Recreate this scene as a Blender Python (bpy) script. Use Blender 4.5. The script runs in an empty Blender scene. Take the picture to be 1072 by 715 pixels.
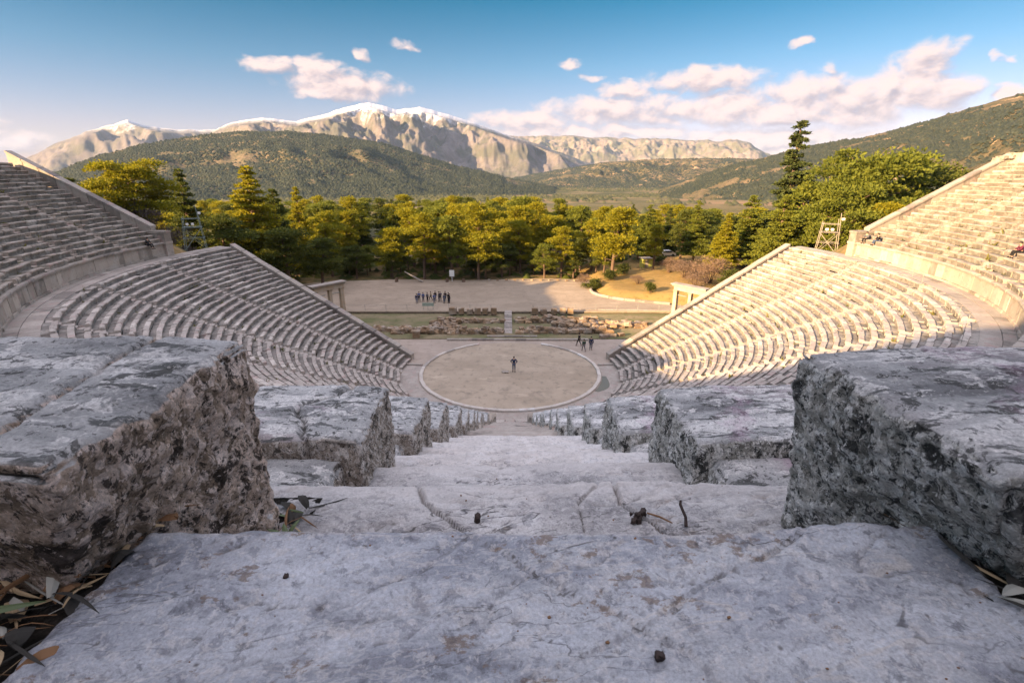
import bpy, math, random
import numpy as np
from mathutils import Vector, Matrix
R_ = random.Random(7)
NR = np.random.default_rng(11)
rad, sin, cos, pi = math.radians, math.sin, math.cos, math.pi
SC = bpy.context.scene
COL = SC.collection

# ------------------------------------------------------------------ site constants (metres)
CD, CH, PITCH, FPX = 53.0, 21.7, rad(18.85), 520.0       # viewer stands in the upper central stair
RL0, DL, ZL0, RISEL, NL = 12.4, .735, .45, .370, 34       # lower tier
RU0, DU, ZU0, RISEU, NU = 39.22, .767, 14.64, .40, 21     # upper tier
RD0, ZD = RL0 + DL*NL, 12.62                              # walkway between the tiers
WL, WU = 107.0/6, 95.5/11                                 # wedge angles
SUN_EL, SUN_AZ = rad(16.8), rad(57.0)                     # sun behind the viewer's left shoulder

# ------------------------------------------------------------------ helpers
def ray(px, py):
    u = (px-534)/FPX; v = (py-357.5)/FPX
    return u, cos(PITCH)-v*sin(PITCH), sin(PITCH)+v*cos(PITCH)      # right, forward, down
def at(px, y, z=0.0):
    """x of a thing seen in column px standing at depth y"""
    return (px-534)/FPX*((y+CD)*cos(PITCH)+(CH-z)*sin(PITCH))
def ztop(py, y):
    u, f, d = ray(534, py)
    return CH-(y+CD)*d/f
def ss(a, b, x):
    t = np.clip((np.asarray(x, float)-a)/(b-a), 0, 1); return t*t*(3-2*t)

def _h(ix, iy, iz, s):
    n = (ix*374761393 + iy*668265263 + iz*2147483647 + s*974634777) & 0xffffffff
    n = ((n ^ (n >> 13))*1274126177) & 0xffffffff
    n = ((n ^ (n >> 16))*2246822519) & 0xffffffff
    return ((n ^ (n >> 15)) & 0xffff)/65535.0
def vnoise(P, s=0):
    P = np.asarray(P, float); I = np.floor(P).astype(np.int64); F = P-I; F = F*F*(3-2*F)
    o = 0
    for dx in (0, 1):
        wx = F[:, 0] if dx else 1-F[:, 0]
        for dy in (0, 1):
            wy = F[:, 1] if dy else 1-F[:, 1]
            for dz in (0, 1):
                wz = F[:, 2] if dz else 1-F[:, 2]
                o = o + wx*wy*wz*_h(I[:, 0]+dx, I[:, 1]+dy, I[:, 2]+dz, s)
    return o*2-1
def fbm(P, o=4, s=0, g=.5):
    a, t, r = 1.0, 0, 0; P = np.asarray(P, float)
    for k in range(o):
        r = r+a*vnoise(P*(2.03**k)+k*17.3, s+k); t += a; a *= g
    return r/t
def worley(P, s=0):
    P = np.asarray(P, float); I = np.floor(P).astype(np.int64); best = np.full(len(P), 9.0)
    for dx in (-1, 0, 1):
        for dy in (-1, 0, 1):
            for dz in (-1, 0, 1):
                J = I+np.array([dx, dy, dz])
                q = np.stack([_h(J[:, 0], J[:, 1], J[:, 2], s+k) for k in (1, 2, 3)], 1)+J
                best = np.minimum(best, ((q-P)**2).sum(1))
    return np.sqrt(best)

def tag(o, label=None, cat=None, group=None, kind=None):
    if label: o['label'] = label
    if cat: o['category'] = cat
    if group: o['group'] = group
    if kind: o['kind'] = kind
    return o
def link(name, me, mat=None, parent=None, smooth=False):
    if mat is not None and not me.materials: me.materials.append(mat)
    if smooth:
        me.polygons.foreach_set('use_smooth', [True]*len(me.polygons))
    o = bpy.data.objects.new(name, me); COL.objects.link(o)
    if parent: o.parent = parent
    return o
def npmesh(name, V, F, k):
    """V (n,3), F (m,k)"""
    me = bpy.data.meshes.new(name); V = np.asarray(V, np.float32); F = np.asarray(F, np.int32)
    me.vertices.add(len(V)); me.vertices.foreach_set('co', V.ravel())
    me.loops.add(F.size); me.loops.foreach_set('vertex_index', F.ravel())
    me.polygons.add(len(F)); me.polygons.foreach_set('loop_start', np.arange(0, F.size, k, dtype=np.int32))
    me.update(calc_edges=True); me.validate(); return me
class MB:
    def __init__(s): s.v = []; s.f = []; s.mi = []
    def add(s, vs, fs):
        b = len(s.v); s.v.extend([tuple(map(float, q)) for q in vs]); s.f.extend([tuple(b+i for i in f) for f in fs])
    def box(s, c, d, rz=0, jit=0, taper=0, cham=0):
        hx, hy, hz = d[0]/2, d[1]/2, d[2]/2; vs = []
        for z in (-hz, hz):
            k = 1-(taper if z > 0 else 0)
            for x, y in ((-hx, -hy), (hx, -hy), (hx, hy), (-hx, hy)):
                x2, y2 = x*k, y*k
                X = x2*cos(rz)-y2*sin(rz); Y = x2*sin(rz)+y2*cos(rz)
                vs.append((c[0]+X+R_.uniform(-jit, jit), c[1]+Y+R_.uniform(-jit, jit), c[2]+z+R_.uniform(-jit, jit)))
        s.add(vs, [(3, 2, 1, 0), (4, 5, 6, 7), (0, 1, 5, 4), (1, 2, 6, 5), (2, 3, 7, 6), (3, 0, 4, 7)])
    def tube(s, pts, rs, n=6, cap=True):
        pts = [Vector(p) for p in pts]; rs = rs if isinstance(rs, (list, tuple)) else [rs]*len(pts); rings = []; b0 = len(s.v)
        for i, p in enumerate(pts):
            d = (pts[min(i+1, len(pts)-1)]-pts[max(i-1, 0)]).normalized()
            a = d.orthogonal().normalized() if i == 0 else (a-d*a.dot(d)).normalized()
            b = d.cross(a)
            s.v.extend([tuple(p+(a*cos(2*pi*k/n)+b*sin(2*pi*k/n))*rs[i]) for k in range(n)])
        for i in range(len(pts)-1):
            for k in range(n):
                s.f.append((b0+i*n+k, b0+i*n+(k+1) % n, b0+(i+1)*n+(k+1) % n, b0+(i+1)*n+k))
        if cap:
            s.f.append(tuple(b0+k for k in range(n))[::-1]); s.f.append(tuple(b0+(len(pts)-1)*n+k for k in range(n)))
    def rock(s, c, r, sc=(1, 1, 1), n=5, m=8, rough=.25):
        vs = []; fs = []; sd = R_.uniform(0, 99)
        for i in range(n+1):
            t = pi*i/n
            for k in range(m):
                p = Vector((sin(t)*cos(2*pi*k/m), sin(t)*sin(2*pi*k/m), cos(t)))
                q = Vector((max(-.72, min(.72, p.x)), max(-.72, min(.72, p.y)), max(-.72, min(.72, p.z))))/.72
                w = r*(1+R_.uniform(-rough, rough)*(0 if i in (0, n) else 1))
                vs.append((c[0]+q.x*w*sc[0], c[1]+q.y*w*sc[1], c[2]+q.z*w*sc[2]))
        for i in range(n):
            for k in range(m):
                fs.append((i*m+k, (i+1)*m+k, (i+1)*m+(k+1) % m, i*m+(k+1) % m))
        s.add(vs, fs)
    def mesh(s, name):
        me = bpy.data.meshes.new(name); me.from_pydata(s.v, [], s.f); me.validate(); me.update(); return me
    def obj(s, name, mat, parent=None, smooth=False): return link(name, s.mesh(name), mat, parent, smooth)
def empty(name, loc=(0, 0, 0), rz=0):
    o = bpy.data.objects.new(name, None); COL.objects.link(o); o.location = loc; o.rotation_euler = (0, 0, rz); return o
def copy_tree(o, parent=None):
    c = o.copy(); COL.objects.link(c)
    if parent: c.parent = parent
    for ch in [x for x in o.children]: copy_tree(ch, c)
    return c

# ------------------------------------------------------------------ materials
class M:
    def __init__(s, name, rough=.9, spec=.3):
        s.m = bpy.data.materials.new(name); s.m.use_nodes = True; s.t = s.m.node_tree; s.t.nodes.clear()
        s.out = s.n('OutputMaterial'); s.b = s.n('BsdfPrincipled'); s.b.inputs['Roughness'].default_value = rough
        s.b.inputs['Specular IOR Level'].default_value = spec
        s.t.links.new(s.b.outputs[0], s.out.inputs[0]); s.geo = s.n('NewGeometry'); s.tc = s.n('TexCoord')
    def n(s, k): return s.t.nodes.new('ShaderNode'+k)
    def set(s, sock, v):
        if isinstance(v, bpy.types.NodeSocket): s.t.links.new(v, sock)
        elif isinstance(v, (tuple, list)) and len(v) == 3 and sock.type == 'RGBA': sock.default_value = (*v, 1)
        else: sock.default_value = v
    def pos(s): return s.geo.outputs['Position']
    def objc(s): return s.tc.outputs['Object']
    def map(s, v, sc=(1, 1, 1), loc=(0, 0, 0), rot=(0, 0, 0)):
        m = s.n('Mapping'); s.set(m.inputs[0], v); m.inputs['Scale'].default_value = sc; m.inputs['Location'].default_value = loc; m.inputs['Rotation'].default_value = rot
        return m.outputs[0]
    def noise(s, v, sc, det=4, rough=.55, dist=0):
        n = s.n('TexNoise'); s.set(n.inputs['Vector'], v); n.inputs['Scale'].default_value = sc; n.inputs['Detail'].default_value = det
        n.inputs['Roughness'].default_value = rough; n.inputs['Distortion'].default_value = dist; return n.outputs[0]
    def vor(s, v, sc, out='Distance', feat='F1', rnd=1):
        n = s.n('TexVoronoi'); n.feature = feat; s.set(n.inputs['Vector'], v); n.inputs['Scale'].default_value = sc; n.inputs['Randomness'].default_value = rnd
        return n.outputs[out]
    def ramp(s, f, st):
        n = s.n('ValToRGB'); e = n.color_ramp.elements
        while len(e) < len(st): e.new(.5)
        for i, (p, c) in enumerate(st):
            e[i].position = p; e[i].color = (*c, 1) if isinstance(c, (tuple, list)) else (c, c, c, 1)
        s.set(n.inputs[0], f); return n.outputs[0]
    def mr(s, f, a, b, c=0, d=1, smooth=True):
        n = s.n('MapRange'); n.interpolation_type = 'SMOOTHSTEP' if smooth else 'LINEAR'
        for i, x in enumerate((f, a, b, c, d)): s.set(n.inputs[i], x)
        return n.outputs[0]
    def mix(s, f, a, b, bl='MIX'):
        n = s.n('Mix'); n.data_type = 'RGBA'; n.blend_type = bl; s.set(n.inputs['Factor'], f); s.set(n.inputs[6], a); s.set(n.inputs[7], b); return n.outputs[2]
    def math(s, op, a, b=0.0, c=0.0):
        n = s.n('Math'); n.operation = op; s.set(n.inputs[0], a); s.set(n.inputs[1], b); s.set(n.inputs[2], c); return n.outputs[0]
    def sep(s, v):
        n = s.n('SeparateXYZ'); s.set(n.inputs[0], v); return n.outputs
    def bump(s, h, dist=.01, st=1.0, nrm=None):
        n = s.n('Bump'); n.inputs['Distance'].default_value = dist; n.inputs['Strength'].default_value = st; s.set(n.inputs['Height'], h)
        if nrm is not None: s.set(n.inputs['Normal'], nrm)
        s.set(s.b.inputs['Normal'], n.outputs[0]); return n.outputs[0]
    def col(s, c): s.set(s.b.inputs['Base Color'], c); return s.m
def plain(name, c, rough=.8, var=.15, sc=8, metal=0):
    m = M(name, rough); f = m.noise(m.objc(), sc, 4)
    m.b.inputs['Metallic'].default_value = metal
    return m.col(m.mix(f, tuple(x*(1-var) for x in c), tuple(min(1, x*(1+var)) for x in c)))

def stone_far(name, a=(.49, .43, .38), b=(.29, .255, .225), dark=(.075, .07, .062), pink=(.43, .28, .255), ldark=.7):
    m = M(name, .92, .2); p = m.pos()
    ri = m.geo.outputs['Random Per Island']; c = m.mix(m.mr(ri, 0, 1, 0, 1, False), a, b)
    c = m.mix(m.mr(ri, .10, .11, .7, 0), c, tuple(min(.62, x*1.3) for x in a)); c = m.mix(m.mr(ri, .88, .89, 0, .7), c, tuple(x*.55 for x in b))
    c = m.mix(m.mr(m.noise(p, .9, 5, .6), .42, .68, 0, .55), c, (.46, .42, .37))
    c = m.mix(m.mr(m.noise(p, 2.3, 5, .65), .52, .7, 0, ldark), c, dark)
    c = m.mix(m.mr(m.noise(p, 1.6, 3, .6), .56, .66, 0, .45), c, pink)
    c = m.mix(m.mr(m.noise(p, 14, 4, .7), .3, .75, 0, .5), c, m.mix(.5, c, dark))
    m.bump(m.noise(p, 9, 5, .7), .03, .8)
    return m.col(c)
STONE_LO = stone_far('seat_limestone')
LEDGE_LO = stone_far('dirt_shade_foot_ledge', a=(.25, .225, .20), b=(.16, .145, .13), dark=(.05, .05, .042), pink=(.24, .17, .15))  # shade of the seat recess, with gathered dirt, put into the colour
LEDGE_UP = stone_far('dirt_shade_upper_foot_ledge', a=(.20, .175, .145), b=(.135, .12, .10), dark=(.05, .05, .04), pink=(.2, .15, .12))  # upper ledges: recess shade and dirt both in the darker colour
STONE_UP = stone_far('upper_seat_limestone', a=(.37, .31, .25), b=(.25, .21, .175), dark=(.085, .08, .07), ldark=.7)
STONE_WALL = stone_far('wall_limestone', a=(.42, .36, .30), b=(.34, .29, .24), ldark=.35)
STONE_COPING = stone_far('coping_limestone', a=(.36, .31, .26), b=(.30, .26, .23), ldark=.3)
RINGST = stone_far('ring_limestone', a=(.58, .53, .47), b=(.50, .45, .40), ldark=.25)
RUIN = stone_far('ruin_limestone', a=(.33, .225, .135), b=(.19, .125, .075), dark=(.08, .065, .05), pink=(.38, .24, .15), ldark=.6)
GATE = stone_far('gate_limestone', a=(.48, .38, .28), b=(.42, .33, .24), dark=(.26, .19, .13), pink=(.44, .30, .20), ldark=.3)

def fore_top(name, side_cols, seed, warm=0):
    """weathered limestone: grey tops blotched with pale lichen, crusted rough ends"""
    m = M(name, .88, .25); p = m.map(m.objc(), loc=(seed*3.1, seed*1.7, seed))
    nz = m.sep(m.geo.outputs['Normal'])[2]
    # tops
    st = m.map(p, (.62, 1.5, 1.0), rot=(0, 0, rad(12)))
    base = m.ramp(m.noise(st, 6, 9, .68, .3), [(.34, (.19, .19, .19)), (.44, (.34, .34, .335)), (.52, (.46, .455, .445)), (.64, (.58, .57, .555))])
    base = m.mix(m.mr(m.noise(p, 2.2, 4), .5, .66, 0, .45), base, (.40, .30, .31))
    def tp(o, sc, th, w=.014, st_=(1, 1, 1), det=9, r=.66, d=.4): return m.mr(m.noise(m.map(p, st_, (o, o*.6, o*.3)), sc, det, r, d), th-w, th+w)
    white = m.ramp(m.noise(p, 60, 6, .75), [(.32, (.46, .445, .43)), (.5, (.68, .66, .635)), (.7, (.80, .78, .75))])
    base = m.mix(m.math('MULTIPLY', tp(1, 7.5, .53, .02, st_=(.5, 1.6, 1)), .92), base, white)
    base = m.mix(m.math('MULTIPLY', tp(12, 17, .585), .85), base, white)
    base = m.mix(m.math('MULTIPLY', tp(5, 13, .575, .02, st_=(.6, 1.7, 1)), .85), base, (.075, .078, .075))
    base = m.mix(m.math('MULTIPLY', tp(27, 24, .60), .85), base, (.06, .06, .055))
    base = m.mix(m.math('MULTIPLY', tp(44, 3.4, .63, .04), .3), base, (.42, .22, .33))
    base = m.mix(m.math('MULTIPLY', tp(31, 70, .60), .7), base, (.07, .07, .065))
    base = m.mix(m.math('MULTIPLY', tp(37, 120, .60), .5), base, (.62, .6, .57))
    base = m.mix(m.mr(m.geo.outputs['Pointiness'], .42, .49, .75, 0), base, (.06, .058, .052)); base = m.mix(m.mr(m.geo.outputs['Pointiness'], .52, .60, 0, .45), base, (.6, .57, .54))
    # crusted ends
    dist = m.noise(p, 18, 4, .6); vv = m.n('VectorMath'); vv.operation = 'MULTIPLY_ADD'
    m.set(vv.inputs[0], m.t.nodes[-1].outputs[0] if False else p); vv.inputs[1].default_value = (1, 1, 1)
    cx = m.n('Combine' + 'XYZ'); m.set(cx.inputs[0], m.math('MULTIPLY', dist, .03)); m.set(cx.inputs[1], m.math('MULTIPLY', m.noise(p, 23, 4, .6), .03)); m.set(cx.inputs[2], m.math('MULTIPLY', dist, -.03))
    m.set(vv.inputs[2], cx.outputs[0]); q = vv.outputs[0]
    C0, C1, C2, C3, C4 = [x[1] for x in side_cols]
    def pat(o, sc, th, w=.018, det=8, r=.68, d=.35):
        return m.mr(m.noise(m.map(q, (1, 1, .8), (o, o*.61, o*.37)), sc, det, r, d), th-w, th+w)
    side = m.ramp(m.noise(q, 30, 9, .75, .4), [(.36, C1), (.5, C2), (.62, C3)])
    side = m.mix(pat(3, 16, .54), side, C1)
    side = m.mix(m.math('MULTIPLY', pat(9, 24, .55), .9), side, C3)
    side = m.mix(m.math('MULTIPLY', pat(21, 30, .565), .95), side, C4)
    for sc, o, th in ((24, 0, .50), (40, 5, .52), (66, 9, .55)):
        vq = m.map(q, loc=(o, o*.7, o*.3)); dd = m.vor(vq, sc); cc = m.sep(m.vor(vq, sc, 'Color'))
        edge = m.math('ADD', dd, m.math('MULTIPLY', m.math('SUBTRACT', m.noise(p, 55, 5, .7), .5), .6))
        on = m.math('MULTIPLY', m.mr(cc[0], th, th+.01), m.mr(edge, .33, .37, 1, 0))
        side = m.mix(m.math('MULTIPLY', on, .85), side, m.mix(cc[1], C2, C4))
        side = m.mix(m.math('MULTIPLY', on, m.mr(edge, .22, .36, 0, .6)), side, C4)
    side = m.mix(m.math('MULTIPLY', pat(33, 15, .58), .9), side, C0)
    side = m.mix(m.math('MULTIPLY', pat(41, 70, .585), .9), side, C0)
    side = m.mix(m.math('MULTIPLY', pat(47, 150, .58), .8), side, C0)
    side = m.mix(m.math('MULTIPLY', pat(55, 130, .60), .8), side, C4)
    pt = m.geo.outputs['Pointiness']
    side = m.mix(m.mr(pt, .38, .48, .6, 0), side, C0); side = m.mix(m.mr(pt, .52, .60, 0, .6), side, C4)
    gr = m.mix(.85, (1, 1, 1), m.ramp(m.noise(p, 240, 4, .8), [(.30, .55), (.48, 1.02), (.68, 1.55)]), 'MULTIPLY')
    side = m.mix(1.0, side, gr, 'MULTIPLY'); base = m.mix(.7, base, gr, 'MULTIPLY')
    k = m.math('ADD', nz, m.math('MULTIPLY', m.math('SUBTRACT', m.noise(p, 16, 4, .6), .5), .7))
    fac = m.mr(k, .42, .62)
    c = m.mix(fac, side, base)
    h = m.math('ADD', m.math('MULTIPLY', m.noise(p, 38, 9, .78), .9), m.math('MULTIPLY', m.noise(p, 190, 5, .8), .5))
    m.bump(h, .013, 1.0)
    return m.col(c)
BROWN = [(.37, (.026, .020, .015)), (.44, (.22, .165, .118)), (.50, (.42, .322, .245)), (.56, (.66, .52, .425)), (.63, (.82, .69, .61))]
GREYS = [(.38, (.018, .019, .018)), (.45, (.18, .172, .15)), (.50, (.38, .362, .32)), (.56, (.60, .575, .52)), (.63, (.82, .80, .76))]
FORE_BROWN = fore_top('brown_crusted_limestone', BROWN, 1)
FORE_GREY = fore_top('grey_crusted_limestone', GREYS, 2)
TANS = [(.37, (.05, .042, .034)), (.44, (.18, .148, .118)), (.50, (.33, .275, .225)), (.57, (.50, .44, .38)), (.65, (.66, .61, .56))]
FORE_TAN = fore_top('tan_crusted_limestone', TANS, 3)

def slab_mat(name, a, b, seed, spots=.7, nose=False):
    m = M(name, .7, .35); p = m.map(m.objc(), loc=(seed*2.3, seed, seed*.7))
    st = m.map(p, (.55, 1.25, 1), rot=(0, 0, rad(-24)))
    c = m.ramp(m.noise(st, 6, 7, .62, .3), [(.34, tuple(x*.55 for x in a)), (.46, a), (.56, b), (.70, tuple(min(.7, x*1.4) for x in b))])
    def tp(o, sc, th, w=.016, v=None, det=8, r=.68, d=.35): return m.mr(m.noise(m.map(st if v is None else v, loc=(o, o*.6, o*.3)), sc, det, r, d), th-w, th+w)
    lite = m.ramp(m.noise(p, 70, 6, .75), [(.34, tuple(x*1.05 for x in b)), (.5, tuple(min(.62, x*1.35) for x in b)), (.68, (.66, .64, .63))])
    c = m.mix(m.math('MULTIPLY', tp(2, 4.0, .555, .08), .40), c, lite)
    c = m.mix(m.math('MULTIPLY', tp(8, 13, .60, .03), .4), c, lite)
    c = m.mix(m.math('MULTIPLY', tp(14, 8, .58, .05), .4), c, tuple(x*.52 for x in a))
    c = m.mix(m.math('MULTIPLY', tp(19, 34, .615, v=p), .6), c, tuple(x*.42 for x in a))
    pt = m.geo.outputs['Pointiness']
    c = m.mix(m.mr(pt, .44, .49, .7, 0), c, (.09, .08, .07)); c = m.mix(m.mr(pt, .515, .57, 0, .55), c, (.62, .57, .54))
    # pale veins and dark hair cracks
    for sc, w, cc, o, amt in ((5.0, .010, (.55, .52, .49), 0, .8), (9.0, .012, (.55, .52, .50), 5, .5), (4.2, .006, (.06, .055, .05), 11, .85), (8.5, .006, (.08, .07, .06), 17, .7), (14.0, .010, (.56, .54, .53), 23, .5), (19.0, .012, (.60, .58, .57), 29, .4), (13.0, .007, (.07, .065, .06), 37, .6)):
        v = m.noise(m.map(st, (.8, 1.6, 1), (o, o*.3, 0)), sc, 4, .5, .2)
        e = m.math('ABSOLUTE', m.math('SUBTRACT', v, .5))
        gate = m.mr(m.noise(m.map(p, loc=(o, 3, 1)), 4, 2), .48, .6)
        c = m.mix(m.math('MULTIPLY', m.mr(e, w*.3, w, amt, 0), gate), c, cc)
    c = m.mix(m.mr(m.noise(m.map(p, (1, 1.6, 1), (3, 7, 2)), 11, 8, .70), .595, .625, 0, spots), c, (.20, .135, .085))
    c = m.mix(m.mr(m.vor(m.map(p, loc=(1, 5, 2)), 34), .03, .13, .75, 0), c, (.07, .06, .05))
    c = m.mix(m.math('MULTIPLY', tp(23, 52, .56, .03, p), .6), c, m.mix(.65, c, (.10, .10, .12)))
    c = m.mix(m.math('MULTIPLY', tp(29, 75, .57, .02, p), .55), c, (.60, .58, .57))
    c = m.mix(.6, c, m.ramp(m.noise(p, 260, 4, .8), [(.30, .5), (.48, .95), (.68, 1.4)]), 'MULTIPLY')
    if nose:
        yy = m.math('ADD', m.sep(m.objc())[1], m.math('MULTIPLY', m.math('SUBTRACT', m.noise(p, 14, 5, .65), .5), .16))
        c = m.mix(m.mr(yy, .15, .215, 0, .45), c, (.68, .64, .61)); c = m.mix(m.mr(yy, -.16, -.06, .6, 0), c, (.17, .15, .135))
    h = m.math('ADD', m.noise(st, 30, 8, .72), m.math('MULTIPLY', m.noise(p, 200, 5, .8), .45))
    m.bump(h, .010, 1.0)
    return m.col(c)
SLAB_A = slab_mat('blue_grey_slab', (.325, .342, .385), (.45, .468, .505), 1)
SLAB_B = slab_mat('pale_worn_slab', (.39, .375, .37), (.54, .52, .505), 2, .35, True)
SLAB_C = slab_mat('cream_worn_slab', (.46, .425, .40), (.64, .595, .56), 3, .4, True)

def ground_mat():
    m = M('dry_earth_and_grass', .95, .1); p = m.pos()
    c = m.ramp(m.noise(p, .35, 6, .65), [(.3, (.055, .062, .022)), (.45, (.12, .105, .045)), (.58, (.25, .165, .075)), (.75, (.33, .22, .11))])
    far = m.mr(m.math('LENGTH' if False else 'ABSOLUTE', m.sep(p)[1]), 150, 400)
    fc = m.ramp(m.noise(p, .006, 7, .62), [(.36, (.06, .066, .033)), (.46, (.12, .11, .06)), (.53, (.20, .155, .09)), (.60, (.30, .19, .115)), (.72, (.14, .12, .06))])
    c = m.mix(far, c, fc)
    c = m.mix(m.mr(m.noise(p, 6, 5, .7), .4, .7, 0, .4), c, (.05, .05, .02))
    m.bump(m.noise(p, 4, 6, .7), .1, .6)
    return m.col(c)
def gravel_mat(name, a, b, d):
    m = M(name, .95, .1); p = m.pos()
    c = m.mix(m.mr(m.noise(m.map(p, (.6, 1, 1)), .28, 6, .6), .35, .65), a, b)
    c = m.mix(m.mr(m.noise(p, 1.1, 6, .7), .52, .66, 0, .7), c, d)
    c = m.mix(m.mr(m.noise(m.map(p, loc=(5, 5, 0)), .35, 6, .65, .6), .56, .62, 0, .35), c, d)
    c = m.mix(m.mr(m.noise(m.map(p, (.5, 1.4, 1), (7, 2, 0)), .5, 5, .6), .58, .68, 0, .6), c, tuple(min(.6, x*1.3) for x in a))
    c = m.mix(m.mr(m.noise(p, 30, 3, .7), .3, .7, 0, .4), c, tuple(x*.75 for x in b))
    m.bump(m.noise(p, 12, 5, .7), .03, .5)
    return m.col(c)
GROUND = ground_mat()
EARTH = gravel_mat('orchestra_earth', (.42, .345, .265), (.325, .265, .20), (.20, .17, .135))
PARODOS = gravel_mat('passage_earth', (.40, .33, .275), (.34, .28, .23), (.25, .21, .17))
GRAVEL = gravel_mat('terrace_gravel', (.36, .29, .22), (.30, .24, .18), (.23, .18, .13))
PAVING = stone_far('walkway_limestone', a=(.36, .31, .27), b=(.32, .28, .245), ldark=.35)
GRASS = gravel_mat('ruin_turf', (.12, .13, .055), (.24, .19, .12), (.06, .08, .03))

def leaf_mat(name, a, b, tr=.35):
    m = M(name, .75, .2); r = m.geo.outputs['Random Per Island']; oi = m.n('ObjectInfo').outputs['Random']
    c = m.mix(r, a, b)
    c = m.mix(m.math('MULTIPLY', oi, .45), c, m.mix(.5, c, (a[0]*.45, a[1]*.62, a[2]*1.0)))
    m.col(c)
    t = m.n('BsdfTranslucent'); m.set(t.inputs[0], c); x = m.n('MixShader'); x.inputs[0].default_value = tr
    m.t.links.new(m.b.outputs[0], x.inputs[1]); m.t.links.new(t.outputs[0], x.inputs[2]); m.t.links.new(x.outputs[0], m.out.inputs[0])
    return m.m
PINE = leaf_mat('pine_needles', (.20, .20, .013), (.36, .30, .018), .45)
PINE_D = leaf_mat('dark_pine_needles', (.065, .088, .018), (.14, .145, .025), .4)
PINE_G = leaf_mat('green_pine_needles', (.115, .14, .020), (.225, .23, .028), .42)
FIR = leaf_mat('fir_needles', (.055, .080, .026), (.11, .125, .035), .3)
SHRUB = leaf_mat('shrub_leaves', (.05, .07, .015), (.12, .12, .025))
DRYSHRUB = leaf_mat('dry_shrub_twigs', (.15, .10, .07), (.24, .16, .11), .15)
BARESHRUB = leaf_mat('bare_shrub_twigs', (.085, .065, .06), (.13, .10, .09), .1)
SCRUB = leaf_mat('hill_scrub', (.030, .040, .027), (.066, .070, .042), .05)
OLIVE = leaf_mat('olive_scrub', (.06, .068, .035), (.11, .105, .05), .1)
BARK = plain('pine_bark', (.13, .085, .06), .95, .4, 3)
TIMBER = plain('weathered_timber', (.30, .26, .22), .85, .25, 4)
METAL = plain('dull_steel', (.30, .32, .31), .5, .2, 6, .6)
WHITEP = plain('white_paint', (.75, .74, .71), .6, .08)

# ------------------------------------------------------------------ terrain
def inside(R, ang):
    a0 = np.where(R < 38.3, 17.0, 7.0); w = np.where(R < 38.3, 14.0, 30.0)
    return 1-ss(0, 1, (ang-a0)/w)
def terrain(x, y):
    x = np.asarray(x, float); y = np.asarray(y, float); R = np.hypot(x, y); ang = np.degrees(np.arctan2(y, np.abs(x)))
    P = np.interp(R, [0, 12.3, 37.4, 39.1, 39.3, 55.4, 56.5, 62], [0, -.1, 12.1, 12.3, 13.2, 21.9, 22.2, 23.0])
    back = ss(-44, -62, ang)
    P = P+np.where(R > 57, back*(44*(1-np.exp(-np.maximum(R-57, 0)*.85/44))+np.maximum(R-57, 0)*.04*ss(57, 120, R)), 0)
    P = np.where(R > 60, P*(1-.85*ss(60, 115, R)*ss(-42, -12, ang)), P)
    s = inside(R, ang)
    base = .4*ss(12.5, 25, y)-26*ss(70, 1300, np.hypot(x*.7, np.maximum(y, 0)))
    und = fbm(np.stack([x/23, y/23, x*0], 1), 3, 5)*.5*ss(50, 80, R)+fbm(np.stack([x/160, y/160, x*0], 1), 3, 9)*4*ss(150, 600, R)
    return base+P*s-.35-.25*(R < 56)*(s > .02)+und
def tz(x, y): return float(terrain(np.array([x]), np.array([y]))[0])
ax = [0.0]
while ax[-1] < 11000: ax.append(ax[-1]+(1.6 if ax[-1] < 110 else (ax[-1]-110)*.11+1.8))
ax = np.array(ax); gx = np.r_[-ax[:0:-1], ax]
XX, YY = np.meshgrid(gx, gx, indexing='xy'); n = len(gx)
ZZ = terrain(XX.ravel(), YY.ravel())
idx = np.arange(n*n).reshape(n, n)
Fg = np.stack([idx[:-1, :-1], idx[:-1, 1:], idx[1:, 1:], idx[1:, :-1]], -1).reshape(-1, 4)
tag(link('ground', npmesh('ground', np.stack([XX.ravel(), YY.ravel(), ZZ], 1), Fg, 4), GROUND, smooth=True), kind='structure')

def fan(name, pts, z, mat, kind='structure', th=.25):
    """flat sheet with a real edge from an outline"""
    mb = MB(); k = len(pts)
    mb.add([(x, y, z) for x, y in pts]+[(x, y, z-th) for x, y in pts], [tuple(range(k))]+[(i, i+k, (i+1) % k+k, (i+1) % k) for i in range(k)])
    return tag(mb.obj(name, mat), kind=kind)
def disc(r0, r1, a0, a1, n): return [(r1*cos(rad(a)), r1*sin(rad(a))) for a in np.linspace(a0, a1, n)]
# parodos level: earth around the circle
fan('earth_floor', [(-13.2, 4)]+[(14.5*cos(t), 14.5*sin(t)) for t in np.linspace(pi+.1, 2*pi-.1, 40)]+[(13.2, 4), (17.5, 6.2), (22, 11), (21, 12.6), (-21, 12.6), (-22, 11), (-17.5, 6.2)], -.03, PARODOS)
fan('orchestra_floor', [(9.95*cos(t), 9.95*sin(t)) for t in np.linspace(0, 2*pi, 90)[:-1]], .03, EARTH)
# terrace of beaten gravel before the wood
TERR = [(-44, 24.6), (-30, 24.3), (30, 24.3), (34, 27), (27, 28.5), (20, 31.5), (16, 35), (15.2, 39), (17, 44), (19, 48.5), (8, 50.5), (-10, 48.5), (-24, 49.5), (-38, 47), (-46, 42)]
fan('gravel_terrace', TERR, .43, GRAVEL)
fan('turf_strip', [(-20, 11.6), (22, 11.6), (31, 24.28), (-28, 24.28)], .06, GRASS)

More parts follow.
